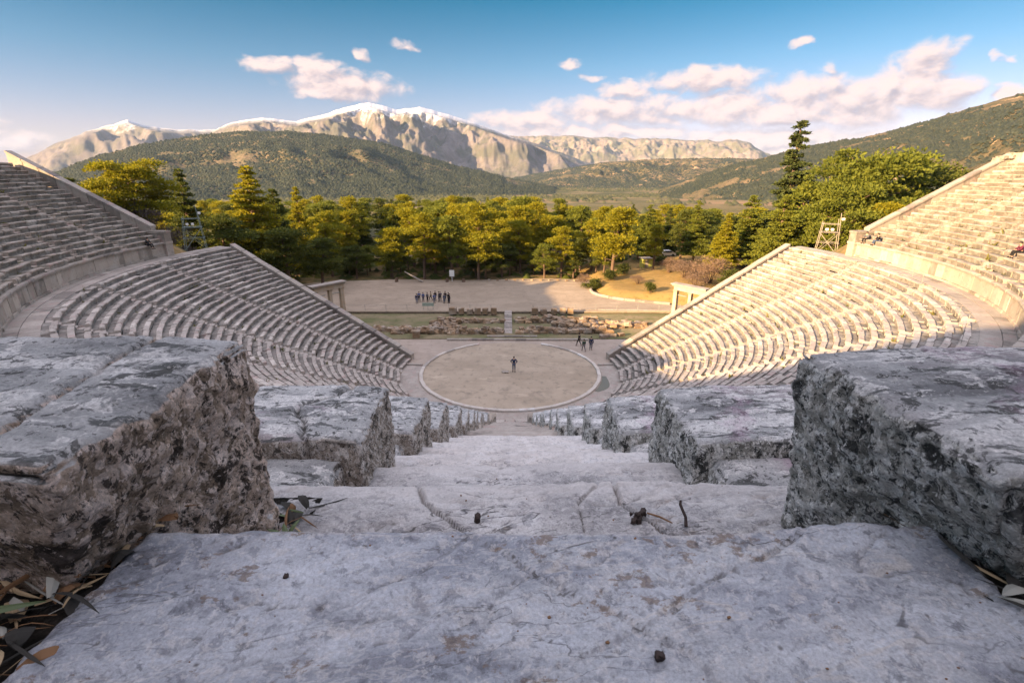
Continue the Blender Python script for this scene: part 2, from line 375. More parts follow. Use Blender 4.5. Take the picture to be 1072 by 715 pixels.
# ------------------------------------------------------------------ theatre: rows of seats
def seat_row(R0, z, rise, dep, sd, led, a0, a1, rng, lmin=.8, lmax=1.5, seglen=1.2, ztail=None, worn=1.0):
    """one curved row: angles in radians measured from -Y (towards the viewer), positive to the right"""
    mb = MB(); a = a0
    while a < a1-.15/R0:
        L = rng.uniform(lmin, lmax)/R0; b = min(a+L, a1)
        if a1-b < .35/R0: b = a1
        g = rng.uniform(.006, .034)/R0; dr = rng.gauss(0, .012)*worn; dz = rng.gauss(0, .010)*worn; hh = rise+.10
        ch = rng.random()
        ov = rng.uniform(.0, .03); lip = rng.uniform(.02, .06); ts = rng.gauss(0, .012)*worn
        prof = [(.05, -hh), (.045, -.16), (.012-ov, -.10), (-ov, -lip), (lip*.6-ov, 0), (sd-.03, ts), (sd, -led), (dep+.04, -led+.012), (dep+.04, -hh)]
        if ch < .13*worn:  # broken nosing
            prof[2] = (.06, -.12); prof[3] = (.08, -.06); prof[4] = (.14, -.01)
        elif ch < .18*worn: # sunken, half lost block
            prof = [(p, q-(.10 if q > -.1 else 0)) for p, q in prof]
        m = max(1, int(round((b-a)*R0/seglen))); k = len(prof); vs = []; fs = []
        ends = []
        for i in range(m+1):
            t = i/m; ang = a+g+(b-a-2*g)*t; tilt = dz+rng.gauss(0, .008)*worn; dd = dr+rng.gauss(0, .008)*worn
            for (p, q) in prof:
                r = R0+p+dd; vs.append((r*sin(ang), -r*cos(ang), z+q+(tilt if q > -.3 else 0)))
        for i in range(m):
            for j in range(k):
                fs.append((i*k+j, i*k+(j+1) % k, (i+1)*k+(j+1) % k, (i+1)*k+j)); mb.mi.append(1 if j in (5, 6, 0) else 0)  # riser foot, drop and ledge top take the shade-darkened ledge material
        fs.append(tuple(range(k))[::-1]); fs.append(tuple(m*k+j for j in range(k))); mb.mi += [0, 0]
        mb.add(vs, fs); a = b
    return mb
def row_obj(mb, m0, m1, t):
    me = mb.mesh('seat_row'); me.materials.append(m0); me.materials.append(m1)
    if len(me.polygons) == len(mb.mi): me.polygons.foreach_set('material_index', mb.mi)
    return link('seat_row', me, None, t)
rng = random.Random(5)
ORD = ['first', 'second', 'third', 'fourth', 'fifth', 'sixth']
AIS = .40
def lower_wedge(i):
    side = -1 if i < 6 else 1; k = i if i < 6 else 11-i       # k=0 at the retaining wall
    c0, c1 = rad(-107+WL*i), rad(-107+WL*(i+1))
    name = 'left' if side < 0 else 'right'
    t = empty('seating_wedge')
    lab = ('wedge of lower stone seats, %s one from the %s retaining wall%s' % (ORD[k], 'shaded' if side < 0 else 'sunlit',
           ', against the coping' if k == 0 else (', beside the central stairway' if k == 5 else '')))
    tag(t, lab, 'seating', 'wedges of lower tier seats')
    for r in range(NL):
        R0 = RL0+DL*r
        m0 = .50 if i == 0 else AIS; m1 = .50 if i == 11 else AIS
        mb = seat_row(R0, ZL0+RISEL*r, RISEL, DL, .38, .085, c0+m0/R0, c1-m1/R0, rng, worn=1.5)
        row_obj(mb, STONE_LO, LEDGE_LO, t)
    return t
for i in range(12): lower_wedge(i)
SEEN_U = [0, 1, 2, 3, 4, 5, 9, 10, 11, 12, 16, 17, 18, 19, 20, 21]
FORE_ROWS = range(7, 18)
def upper_wedge(i):
    side = -1 if i < 11 else 1; k = i if i < 11 else 21-i
    c0, c1 = rad(-95.5+WU*i), rad(-95.5+WU*(i+1))
    t = empty('seating_wedge')
    w = {0: 'against the sloping end wall', 1: 'second from the sloping end wall', 2: 'third from the sloping end wall', 3: 'fourth from the sloping end wall', 4: 'fifth from the sloping end wall', 5: 'sixth from the sloping end wall',
         9: 'one aisle away from the central stairway', 10: 'beside the central stairway'}[k]
    tag(t, 'wedge of upper stone seats on the %s side, %s' % ('shaded' if side < 0 else 'sunlit', w), 'seating', 'wedges of upper tier seats')
    for r in range(NU):
        R0 = RU0+DU*r
        a0, a1 = c0+AIS/R0, c1-AIS/R0
        if i == 0: a0 = c0+.5/R0
        if i == 21: a1 = c1-.5/R0
        if i == 10: a1 = c1-(.425+(1.35 if r in FORE_ROWS else 0))/R0
        if i == 11: a0 = c0+(.50+(1.35 if r in FORE_ROWS else 0))/R0
        mb = seat_row(R0, ZU0+RISEU*r, RISEU, DU, .36, .05, a0, a1, rng, worn=1.7)
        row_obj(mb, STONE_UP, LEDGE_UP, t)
for i in SEEN_U: upper_wedge(i)

# stairs between the wedges: two steps to each row
def stair(label, angs, R0, Z0, rise, dep, nrow, hw, mat, group, skip=()):
    t = empty('stone_stairway'); tag(t, label, 'stairway', group)
    for r in range(nrow):
        if r in skip: continue
        mb = MB()
        for h in (0, 1):
            ra = R0+dep*r+h*dep/2-.01; rb = ra+dep/2; zt = Z0+rise*r-rise*(.5 if h == 0 else 0)-.16+rng.gauss(0, .012)
            vs = []
            for rr, zz in ((ra, zt-.35), (ra-.02, zt-.03), (ra+.02, zt), (rb, zt+.01), (rb, zt-.35)):
                for w in (-hw, 0, hw):
                    ang = angs; jx = rng.gauss(0, .008); zz2 = zz+(rng.gauss(0, .01) if zz > zt-.2 else 0)
                    vs.append((rr*sin(ang)+w*cos(ang), -rr*cos(ang)+w*sin(ang)+jx, zz2))
            fs = []
            for j in range(4):
                for w in (0, 1): fs.append((j*3+w, j*3+w+1, j*3+w+4, j*3+w+3))
            fs += [(0, 3, 6, 9, 12), (2, 14, 11, 8, 5)]
            mb.add(vs, fs)
        mb.obj('step', mat, t)
for i in range(1, 12):
    s = 'shaded' if i < 6 else 'sunlit'; k = i if i < 6 else 12-i
    lab = 'lower central stairway running straight down to the circle' if i == 6 else 'lower stairway between stone seats, %s from the %s retaining wall' % (ORD[k-1], s)
    stair(lab, rad(-107+WL*i), RL0, ZL0, RISEL, DL, NL, AIS-.02, STONE_LO, 'stairways of the lower tier')
for i in (1, 2, 3, 4, 5, 17, 18, 19, 20, 21):
    k = i if i < 11 else 22-i
    stair('upper stairway between stone seats, %s from the %s end wall' % (ORD[k-1], 'shaded' if i < 11 else 'sunlit'), rad(-95.5+WU*i), RU0, ZU0, RISEU, DU, NU, AIS-.02, STONE_UP, 'stairways of the upper tier')
t = empty('stone_stairway'); tag(t, 'distant lower flight of the central stairway framed by jagged block ends', 'stairway')
def slab_plane(k): return CH-.416-.2*k
for k in range(9, 36):
    r1 = CD-(.507+.3835*k); mb = MB(); zt = slab_plane(k)+rng.gauss(0, .008)
    if r1 < RU0-.2: break
    xs = np.linspace(-.46, .54, 9); vs = []
    for yy, zz in ((0, -.4), (-.008, -.03), (.02, 0), (.42, .01), (.42, -.4)):
        for x in xs: vs.append((x, -(r1+yy)+rng.gauss(0, .006), zt+zz+(rng.gauss(0, .009) if zz > -.1 else 0)))
    fs = [(j*9+w, j*9+w+1, j*9+w+10, j*9+w+9) for j in range(4) for w in range(8)]
    mb.add(vs, fs); mb.obj('step', STONE_LO, t)

wr = np.random.default_rng(4); WV = []
for _ in range(420):
    up = wr.random() < .4; sd_ = -1 if wr.random() < .5 else 1
    r = int(wr.integers(0, NU if up else NL)); a = sd_*rad(wr.uniform(64, 94)) if up else sd_*rad(wr.uniform(15, 105)); R0 = (RU0+DU*r if up else RL0+DL*r)+wr.uniform(.40, .7); z = (ZU0+RISEU*r if up else ZL0+RISEL*r)-.06
    k = 9; d_ = wr.normal(size=(k, 3)); d_[:, 2] = np.abs(d_[:, 2])+.5; L_ = wr.uniform(.05, .16, (k, 1)); c_ = np.array([R0*sin(a), -R0*cos(a), z])+wr.normal(size=(k, 3))*np.array([.06, .06, 0]); q_ = np.cross(d_, wr.normal(size=(k, 3)))*.012
    WV.append(np.stack([c_-q_, c_+q_, c_+d_*L_+q_*.3, c_+d_*L_-q_*.3], 1).reshape(-1, 3))
WV = np.concatenate(WV); tag(link('weeds', npmesh('weeds', WV, np.arange(len(WV)).reshape(-1, 4), 4), leaf_mat('weed_leaves', (.10, .11, .03), (.22, .19, .06))), kind='stuff')
# walkway, its wall, the copings
def arc_solid(prof, a0, a1, blk, mat, rng, parent=None, name='', jit=.01):
    """ring of blocks with profile (r, z)"""
    mb = MB(); a = a0; rm = prof[0][0]; k = len(prof)
    while a < a1-1e-4:
        b = min(a+rng.uniform(*blk)/rm, a1)
        if a1-b < .3*blk[0]/rm: b = a1
        g = .006/rm; dr = rng.gauss(0, jit); dz = rng.gauss(0, jit); m = max(1, int((b-a)*rm/1.2)); vs = []
        for i in range(m+1):
            ang = a+g+(b-a-2*g)*i/m
            for r, z in prof: vs.append(((r+dr)*sin(ang), -(r+dr)*cos(ang), z+dz))
        fs = [(i*k+j, i*k+(j+1) % k, (i+1)*k+(j+1) % k, (i+1)*k+j) for i in range(m) for j in range(k)]
        fs += [tuple(range(k))[::-1], tuple(m*k+j for j in range(k))]
        mb.add(vs, fs); a = b
    return mb
wk = arc_solid([(RD0+.03, ZD-.3), (RD0+.03, ZD), (RD0+1.0, ZD), (RD0+1.0, ZD-.3)], rad(-107), rad(107), (1.0, 1.8), PAVING, rng, jit=.004)
wk2 = arc_solid([(RD0+1.02, ZD-.3), (RD0+1.02, ZD+.03), (RU0-.1, ZD+.03), (RU0-.1, ZD-.3)], rad(-107), rad(107), (1.0, 1.8), PAVING, rng, jit=.004)
wk.add(wk2.v, wk2.f)
tag(wk.obj('walkway', PAVING), kind='structure')
dw = empty('tier_wall'); tag(dw, 'curved wall of upright stone slabs behind the walkway, below the upper seats', 'wall')
arc_solid([(RU0-.16, ZD), (RU0-.16, ZD+.22), (RU0+.1, ZD+.22), (RU0+.1, ZD)], rad(-95.5), rad(95.5), (.7, 1.3), STONE_WALL, rng, jit=.02).obj('footing', STONE_WALL, dw)
arc_solid([(RU0-.05, ZD+.221), (RU0-.03, ZD+1.36), (RU0+.2, ZD+1.36), (RU0+.2, ZD+.221)], rad(-95.5), rad(95.5), (.8, 1.3), STONE_WALL, rng, jit=.012).obj('slab_course', STONE_WALL, dw)
arc_solid([(RU0-.17, ZD+1.364), (RU0-.20, ZD+1.50), (RU0-.16, ZD+1.60), (RU0+.3, ZD+1.61), (RU0+.3, ZD+1.364)], rad(-95.5), rad(95.5), (.9, 1.7), STONE_COPING, rng, jit=.015).obj('cornice', STONE_COPING, dw)

def end_wall(angdeg, sgn, Ra, Rb, za, zb, label, pier, top_ruin=False):
    hi = (.62 if sgn < 0 else .38) if pier else 0
    """radial retaining wall with a sloping coping at the end of a tier"""
    a = rad(angdeg); e = Vector((sin(a), -cos(a), 0)); n = Vector((cos(a), sin(a), 0))*sgn    # n points outward
    t = empty('retaining_wall'); tag(t, label, 'wall')
    L = Rb-Ra; nb = max(4, int(L/1.6)); wall = MB(); cop = MB()
    for i in range(nb):
        s0, s1 = i/nb, (i+1)/nb-.004
        for mbx, o0, o1, d0, d1 in ((wall, -.10, .55, None, .10+hi), (cop, -.20, .62, .101+hi, .34+hi)):
            vs = []
            j1, j2 = rng.gauss(0, .012), rng.gauss(0, .015)
            for s in (s0, s1):
                p = e*(Ra+L*s); z = za+(zb-za)*s
                lo = z-2.6 if d0 is None else z+d0+j1*.2
                for o, zz in ((o0+j1, lo), (o0+j1, z+d1+j2), (o1+j1, z+d1+j2), (o1+j1, lo)):
                    q = p+n*o; vs.append((q.x, q.y, zz))
            mbx.add(vs, [(0, 1, 2, 3), (7, 6, 5, 4), (0, 4, 5, 1), (1, 5, 6, 2), (2, 6, 7, 3), (3, 7, 4, 0)])
    wall.obj('wall', STONE_WALL, t); cop.obj('coping', STONE_COPING, t)
    if pier:
        mb = MB(); p = e*(Ra-.95)+n*.12
        for (h0, h1, w) in ((ZD-.6, ZD+1.36, 0), (ZD+1.364, ZD+1.62, .12), (ZD+1.624, ZD+2.55, 0), (ZD+2.554, ZD+2.8, .12)):
            mb.box((p.x+e.x*.35, p.y+e.y*.35, (h0+h1)/2), (2.0+w, 1.0+w, h1-h0), math.atan2(e.y, e.x), .012)
        mb.obj('end_pier', STONE_WALL, t)
    if top_ruin:
        mb = MB()
        for q in range(7):
            p = e*(Rb-.3+rng.uniform(-1.2, .6))+n*rng.uniform(-.3, .4)
            mb.box((p.x, p.y, zb+.1+q*.09+rng.uniform(-.3, .2)), (rng.uniform(.5, 1.1), rng.uniform(.4, .7), rng.uniform(.25, .45)), rng.uniform(0, 3), .05)
        mb.obj('broken_masonry', STONE_UP, t)
LT = ZL0+RISEL*(NL-1)
end_wall(-107, -1, RL0+.1, RD0-.1, ZL0-.05, LT+.05, 'sloping retaining wall with flat coping ending the shaded lower seats', False)
end_wall(107, 1, RL0+.1, RD0-.1, ZL0-.05, LT+.05, 'sloping retaining wall with flat coping ending the sunlit lower seats', False)
UT = ZU0+RISEU*(NU-1)
end_wall(-95.5, -1, RU0+1.2, RU0+DU*NU+.3, ZU0+.35, UT+.35, 'sloping end wall of the shaded upper seats, its top catching the sun', True)
end_wall(95.5, 1, RU0+1.2, RU0+DU*NU+.3, ZU0+.35, UT+.35, 'sloping end wall of the sunlit upper seats with a broken top end', True, True)
# ring wall crowning the upper tier
for s in (1,):
    t = arc_solid([(RU0+DU*NU+.05, UT-.6), (RU0+DU*NU+.05, UT+1.0), (RU0+DU*NU+.6, UT+1.0), (RU0+DU*NU+.6, UT-.6)], min(s*rad(95.5), s*rad(58)), max(s*rad(95.5), s*rad(58)), (1, 1.8), STONE_WALL, rng, jit=.04).obj('rim_wall', STONE_WALL)
    tag(t, 'low curved stone wall crowning the %s upper seats' % ('shaded' if s < 0 else 'sunlit'), 'wall')

# ------------------------------------------------------------------ the blocks and steps at the viewer's feet
def rounded_block(dims, res, rnd, disp, name, mat, loc, label, cat, group):
    """dense rounded block, pushed along its own smooth normals by disp(points, normals)"""
    L, D, Hh = dims; h = np.array(dims)/2
    nx, ny, nz = [max(3, int(round(d/res))) for d in dims]
    V = []; F = []; keymap = {}
    faces = []
    def grid(ax, sg):
        o = [i for i in range(3) if i != ax]; N = (nx, ny, nz); a, b = N[o[0]], N[o[1]]
        ii, jj = np.meshgrid(np.arange(a+1), np.arange(b+1), indexing='ij')
        K = np.zeros((a+1, b+1, 3), int); K[..., o[0]] = ii; K[..., o[1]] = jj; K[..., ax] = N[ax] if sg > 0 else 0
        q = np.stack([np.arange((a+1)*(b+1)).reshape(a+1, b+1)[s0, s1] for s0, s1 in ((slice(0, -1), slice(0, -1)), (slice(1, None), slice(0, -1)), (slice(1, None), slice(1, None)), (slice(0, -1), slice(1, None)))], -1).reshape(-1, 4)
        flip = (sg > 0) != (ax == 1)
        return K.reshape(-1, 3), q if flip else q[:, ::-1]
    Ks = []; Qs = []; off = 0
    for ax in range(3):
        for sg in (-1, 1):
            if ax == 2 and sg < 0: continue
            K, q = grid(ax, sg); Ks.append(K); Qs.append(q+off); off += len(K)
    K = np.concatenate(Ks); Q = np.concatenate(Qs)
    code = (K[:, 0]*100000+K[:, 1])*100000+K[:, 2]
    u, first, inv = np.unique(code, return_index=True, return_inverse=True)
    P = (K[first]/np.array([nx, ny, nz])*2-1)*h; Q = inv[Q]
    c = np.clip(P, -(h-rnd), h-rnd); d = P-c; ln = np.linalg.norm(d, axis=1, keepdims=True)
    nrm = d/np.maximum(ln, 1e-9); P = c+nrm*rnd
    flat = P.copy()
    P = P+disp(P, nrm)
    me = npmesh(name, P, Q, 4); o = link(name, me, mat, smooth=True); o.location = loc
    return tag(o, label, cat, group)

def block_disp(seed, rough, endside, cracks=(), slope=0, chip=.03, under=0):
    def f(P, n):
        W = P+np.array([seed*5.1, seed*2.7, seed*1.3])
        side = np.clip(np.abs(n[:, 0])*1.3, 0, 1); front = np.abs(n[:, 1]); top = np.clip(n[:, 2], 0, 1)
        lump = (.5-worley(W*30, seed))*.012+(.5-worley(W*62, seed+3))*.007+fbm(W*50, 4, seed+9, .7)*.010
        d = side*(lump*rough+fbm(W*6, 4, seed)*.016*rough+fbm(W*np.array([60, 60, 22.]), 3, seed+4, .6)*.007*rough)
        d = d+(1-side)*(fbm(W*np.array([3.5, 5, 5]), 4, seed+2)*.012+fbm(W*np.array([16, 30, 20.]), 5, seed+3, .68)*.0055)
        d = d-front*np.maximum(0, fbm(W*7, 3, seed+6)-.1)*.03
        d = d+top*(np.round(fbm(W*np.array([4., 7., 1.]), 3, seed+8)*3)/3*.006)
        for (x0, w, dp, wob) in cracks:
            e = P[:, 0]-x0-wob*fbm(np.stack([P[:, 1]*9, P[:, 1]*0, P[:, 1]*0+seed], 1), 3, 2)
            d = d-np.exp(-(e/w)**2)*dp*np.clip(n[:, 2]+front*.8, 0, 1)
        out = n*d[:, None]
        # nibble the upper arrises
        edge = np.clip(1-np.abs(np.abs(n).max(1)-.8)/.2, 0, 1)*(n[:, 2] > .2)
        out = out-n*(edge*np.maximum(0, fbm(W*9, 4, seed+5)+.25)*chip)[:, None]
        # weathered end leans in towards the top and the back
        if slope:
            xe = P[:, 0]*endside
            k = np.clip((xe-(np.abs(P[:, 0]).max()-.22))/.22, 0, 1)
            out[:, 0] -= endside*k*slope*np.clip((P[:, 2]/np.abs(P[:, 2]).max()+1)/2, 0, 1)
            out[:, 2] -= k*k*.012
        if under:
            yy = np.clip(.5-P[:, 1]/(2*np.abs(P[:, 1]).max()), 0, 1)
            out[:, 1] += np.clip(.5-P[:, 2]/.5, 0, 1)*yy*under[2]
            out[:, 0] -= endside*np.clip(1-np.abs(P[:, 0]*endside-np.abs(P[:, 0]).max())/.3, 0, 1)*(under[0]*yy**1.4+under[1])*np.clip(.5-P[:, 2]/.5, 0, 1)**1.5
        return out
    return f
descr = {(0, -1): 'huge brown lichen-crusted seat block beside the front slab, cracked pale top, on the shaded side',
         (0, 1): 'huge grey and black lichen-crusted seat block beside the front slab, on the sunlit side',
         (1, -1): 'tan block with a splintered end just past the huge brown block',
         (1, 1): 'white-blotched block with a jagged grey end just past the huge grey block'}
for q in range(11):
    r = 17-q; Rf = RU0+DU*r; zt = ZU0+RISEU*r; res = [.0045, .007, .011, .016][min(q, 3)] if q < 4 else .022
    for s in (-1, 1):
        L = 1.42; xin = (-.405 if q == 0 else (-.385 if q == 1 else -.405)) if s < 0 else (.450 if q == 0 else .48-.006*q)
        if q >= 3: xin += s*rng.uniform(-.01, .03)
        D, Hh = .36+.01*rng.random(), .50
        cr = []
        if s < 0 and q == 0: cr = [(L/2-.125, .006, .022, .04), (L/2-.62, .004, .01, .05)]
        if s < 0 and q == 1: cr = [(L/2-.19, .009, .02, .12)]
        if q > 1: cr = [(rng.uniform(-.3, .5), .008, .016, .08)]
        lab = descr.get((q, s)) or '%s jagged-ended seat block, %s stair side, %s row down' % (
            'grey' if s > 0 else 'tan', 'right' if s > 0 else 'left', ['', '', 'third', 'fourth', 'fifth', 'sixth', 'seventh', 'eighth', 'ninth', 'tenth', 'eleventh'][q])
        # front face of the row sits at radius Rf; block runs back from it
        off = 0.0 if not (q == 1 and s > 0) else .0
        b = rounded_block((L, D, Hh), res, .013 if q else .016, block_disp(3+q*2+(s > 0), 1.0 if q < 2 else 1.25, -s, cr, .012 if q else .005, .03 if q == 0 else .022, ((((.34, .008, .13) if s < 0 else (.46, .05, .15)) if q == 0 else 0))),
                      'stone_block', (FORE_BROWN if s < 0 else FORE_GREY) if q == 0 else (FORE_TAN if s < 0 else FORE_GREY),
                      (xin+s*L/2, -(Rf+D/2)-(.0009*q if s > 0 else 0), zt-Hh/2+((.022 if s < 0 else .006) if q == 0 else 0)), lab, 'stone block', 'seat blocks along the central stairway')
        # foot ledge behind the seat
        if q < 6:
            lw = rounded_block((L, .44, .4), res*1.3, .02, block_disp(40+q*2+(s > 0), .8, -s, (), .03, .03), 'foot_ledge', FORE_GREY if s > 0 else FORE_TAN,
                               (xin+s*(L/2+(.135 if q == 0 else .03)), -(Rf+D+.205), zt-.055-.2-(.02 if q == 0 else 0)), '%s foot ledge behind the %s seat block on the %s side' % ('grey' if s > 0 else 'mottled', ['huge', 'second', 'third', 'fourth', 'fifth', 'sixth'][q], 'sunlit' if s > 0 else 'shaded'), 'stone ledge', 'foot ledges along the central stairway')
        else:
            mb = MB(); mb.box((xin+s*L/2, -(Rf+D+.2), zt-.055-.2), (L, .45, .4), 0, .012)
            tag(mb.obj('foot_ledge', STONE_UP), 'small distant foot ledge by the %s jagged block end, %s side' % (['seventh', 'eighth', 'ninth', 'tenth', 'eleventh'][q-6], 'sunlit' if s > 0 else 'shaded'), 'stone ledge', 'foot ledges along the central stairway')

def slab_disp(seed, wave=.012, cracks=()):
    def f(P, n):
        W = P+np.array([seed*3.3, seed*1.9, seed])
        a = rad(-24); U = np.stack([(W[:, 0]*cos(a)-W[:, 1]*sin(a)), (W[:, 0]*sin(a)+W[:, 1]*cos(a))*2.4, W[:, 2]], 1)
        lay = fbm(U*7, 5, seed, .55)
        d = fbm(W*2.2, 3, seed+1)*.012+lay*.006-np.maximum(0, .08-np.abs(fbm(U*4.5, 4, seed+2)))*.06-np.maximum(0, .06-np.abs(fbm(U*9, 4, seed+12)))*.035+fbm(U*26, 4, seed+5, .65)*.0032-np.maximum(0, fbm(W*34, 3, seed+15)-.38)*.012
        fr = np.clip(np.abs(n[:, 1]), 0, 1)
        d = d+fr*(fbm(np.stack([W[:, 0]*3.2, W[:, 2]*3, W[:, 2]*0], 1), 4, seed+3)*wave*2.2)
        for (x0, k, w, dp) in cracks:
            e = P[:, 0]-x0-k*P[:, 1]-.05*fbm(np.stack([P[:, 1]*12, P[:, 1]*0, P[:, 1]*0], 1), 3, seed)
            d = d-np.exp(-(e/w)**2)*dp
        edge = np.clip(1-np.abs(np.abs(n).max(1)-.8)/.2, 0, 1)
        d = d-edge*np.maximum(0, fbm(W*5, 4, seed+7)+.1)*.035
        return n*d[:, None]
    return f
sl = ['broad blue-grey slab filling the front, topmost of the stairway', 'pale lilac step just beyond the front slab, with a dark diagonal crack',
      'third step down, thin pale band between the block ends', 'fourth step down the stairway, cream and worn', 'fifth step down the stairway, cream and worn', 'sixth step down the stairway',
      'seventh step down the stairway', 'eighth step down the stairway', 'ninth step down the stairway']
for k in range(-3, 9):
    yf = .507+.3835*k; zt = slab_plane(k)
    if k < 0:
        x0, x1 = -.46, .56
    elif k == 0: x0, x1 = -.447, .53
    else: x0, x1 = -.55, .62
    D = .47; Hh = .34; res = .0045 if k in (0, 1) else (.012 if k < 4 else .02)
    cr = [(-.02, -.9, .004, .02), (.31, -.55, .004, .02), (.1, .2, .003, .008)] if k == 1 else ([(-.1, 1.8, .003, .006), (.2, -1.4, .003, .005)] if k == 0 else [(rng.uniform(-.3, .3), .5, .004, .01)])
    lab = sl[k] if k >= 0 else 'stone step behind the viewpoint, %s above the front slab' % ['third', 'second', 'first'][k+3]
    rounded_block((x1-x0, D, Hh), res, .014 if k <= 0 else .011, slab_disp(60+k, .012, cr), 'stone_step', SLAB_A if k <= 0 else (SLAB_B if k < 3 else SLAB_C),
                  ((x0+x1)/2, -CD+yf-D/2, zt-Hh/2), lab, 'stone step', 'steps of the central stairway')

# soil in the gaps beside the front slab, with dead leaves, needles and a seedling
SOIL = M('dark_soil', .95, .1); SOIL.bump(SOIL.noise(SOIL.pos(), 60, 6, .75), .02, 1)
SOIL = SOIL.col(SOIL.ramp(SOIL.noise(SOIL.pos(), 35, 6, .7), [(.35, (.010, .010, .009)), (.6, (.035, .03, .024)), (.8, (.09, .075, .06))]))
def soil_bed(name, x0, x1, y0, y1, z, seed):
    a, b = int((x1-x0)/.012), int((y1-y0)/.012)
    X, Y = np.meshgrid(np.linspace(x0, x1, a), np.linspace(y0, y1, b), indexing='ij'); P = np.stack([X.ravel(), Y.ravel(), X.ravel()*0], 1)
    Z = z+fbm(P*9, 5, seed)*.03
    i = np.arange(a*b).reshape(a, b); F = np.stack([i[:-1, :-1], i[1:, :-1], i[1:, 1:], i[:-1, 1:]], -1).reshape(-1, 4)
    o = link(name, npmesh(name, np.stack([P[:, 0], P[:, 1], Z], 1), F, 4), SOIL, smooth=True); return tag(o, kind='stuff'), lambda x, y: z+float(fbm(np.array([[x*9, y*9, 0]]), 5, seed)[0])*.03
sb1, zs1 = soil_bed('soil', -.95, -.42, -CD-.05, -CD+.50, slab_plane(0)-.014, 3)
sb2, zs2 = soil_bed('soil', .50, 1.1, -CD-.05, -CD+.50, slab_plane(0)-.012, 4)
sb3, zs3 = soil_bed('soil', -.60, -.375, -CD+.53, -CD+.84, slab_plane(1)-.004, 6)
LITTER = [plain('dry_leaf_brown', (.16, .085, .04), .8, .3, 30), plain('dry_leaf_tan', (.33, .24, .14), .8, .3, 30), plain('dark_leaf', (.03, .028, .024), .8, .3, 30), plain('olive_green_leaf', (.10, .13, .06), .6, .3, 30), plain('grey_leaf', (.30, .29, .25), .7, .2, 30)]
def blade(mb, p, d, L, w, curl, roll=0, n=5):
    d = Vector(d).normalized(); s = d.cross(Vector((0, 0, 1))).normalized(); s = Matrix.Rotation(roll, 3, d) @ s; up = s.cross(d); vs = []
    for i in range(n+1):
        t = i/n; c = Vector(p)+d*L*t+up*curl*sin(pi*t); ww = w*max(.06, sin(pi*min(1, .08+t*.92))**.7)
        vs += [tuple(c-s*ww), tuple(c+up*w*.25), tuple(c+s*ww)]
    fs = []
    for i in range(n): fs += [(3*i, 3*i+1, 3*i+4, 3*i+3), (3*i+1, 3*i+2, 3*i+5, 3*i+4)]
    mb.add(vs, fs)
def litter(name, x0, x1, y0, y1, zf, n, sd, lab):
    rg = random.Random(sd); mbs = [MB() for _ in LITTER]
    for _ in range(n):
        x, y = rg.uniform(x0, x1), rg.uniform(y0, y1); a = rg.uniform(0, 2*pi); k = rg.choices(range(5), [4, 3, 5, 1, 1.2])[0]
        z = zf(x, y)+rg.uniform(.004, .02)
        if rg.random() < .6: blade(mbs[k], (x, y, z), (cos(a), sin(a), rg.uniform(-.2, .25)), rg.uniform(.03, .085), rg.uniform(.0012, .003), rg.uniform(-.004, .012), rg.uniform(-1, 1))
        else: blade(mbs[k], (x, y, z), (cos(a), sin(a), rg.uniform(-.2, .3)), rg.uniform(.02, .045), rg.uniform(.006, .013), rg.uniform(0, .012), rg.uniform(-.8, .8))
    # one stuff object with several materials
    V = []; F = []; mi = []
    for k, mb in enumerate(mbs):
        b = len(V); V += mb.v; F += [tuple(b+i for i in f) for f in mb.f]; mi += [k]*len(mb.f)
    me = bpy.data.meshes.new(name); me.from_pydata(V, [], F)
    for m in LITTER: me.materials.append(m)
    me.polygons.foreach_set('material_index', mi); o = link(name, me); return tag(o, kind='stuff')
litter('leaf_litter', -.72, -.435, -CD+.15, -CD+.56, zs1, 420, 1, '')
litter('leaf_litter', .505, .80, -CD+.15, -CD+.54, zs2, 330, 2, '')
litter('leaf_litter', -.455, -.375, -CD+.60, -CD+.80, zs3, 70, 3, '')
mb = MB(); blade(mb, (-.475, -CD+.40, slab_plane(0)+.0), (-.35, .8, .5), .075, .007, .004, .4, 8)
tag(mb.obj('olive_leaf', LITTER[4]), 'long pale grey-green leaf lying in the dark litter beside the front slab', 'leaf')
mb = MB(); blade(mb, (-.60, -CD+.33, slab_plane(0)-.0), (.9, .35, .08), .15, .006, .012, .3, 8)
tag(mb.obj('grass_blade', LITTER[3]), 'long green grass blade lying across the dark litter at the frame edge', 'grass blade')
pl = empty('seedling', (-.385, -CD+.70, slab_plane(1)+.01)); tag(pl, 'small green seedling at the foot of the huge brown block', 'plant')
for k in range(6):
    mb = MB(); a = k*1.05; blade(mb, (0, 0, 0), (cos(a), sin(a), .9), .034+.008*(k % 2), .005, .007, 0, 6); mb.obj('leaf', LITTER[3], pl)
DARKTWIG = plain('dark_twig', (.035, .024, .02), .8, .3, 60)
def onslab(px, py, k):
    u, f, d = ray(px, py); t = (CH-slab_plane(k))/d; return u*t, -CD+f*t, slab_plane(k)
x, y, z = onslab(718, 553, 1); mb = MB(); mb.tube([(x, y, z+.004), (x+.002, y+.012, z+.015), (x-.004, y+.03, z+.03), (x-.002, y+.034, z+.036)], [.0035, .003, .003, .002])
tag(mb.obj('twig', DARKTWIG), 'short dark twig standing up behind the front slab edge', 'twig')
x, y, z = onslab(690, 545, 1); mb = MB(); mb.tube([(x-.02, y+.012, z+.008), (x, y, z+.009), (x+.02, y-.014, z+.006)], [.0015, .002, .0012])
tag(mb.obj('twig', LITTER[0]), 'thin reddish twig lying on the lilac step', 'twig')
x, y, z = onslab(666, 546, 1); mb = MB()
for _ in range(16): mb.rock((x+R_.gauss(0, .008), y+R_.gauss(0, .008), z+.006+abs(R_.gauss(0, .006))), R_.uniform(.003, .006), n=4, m=6)
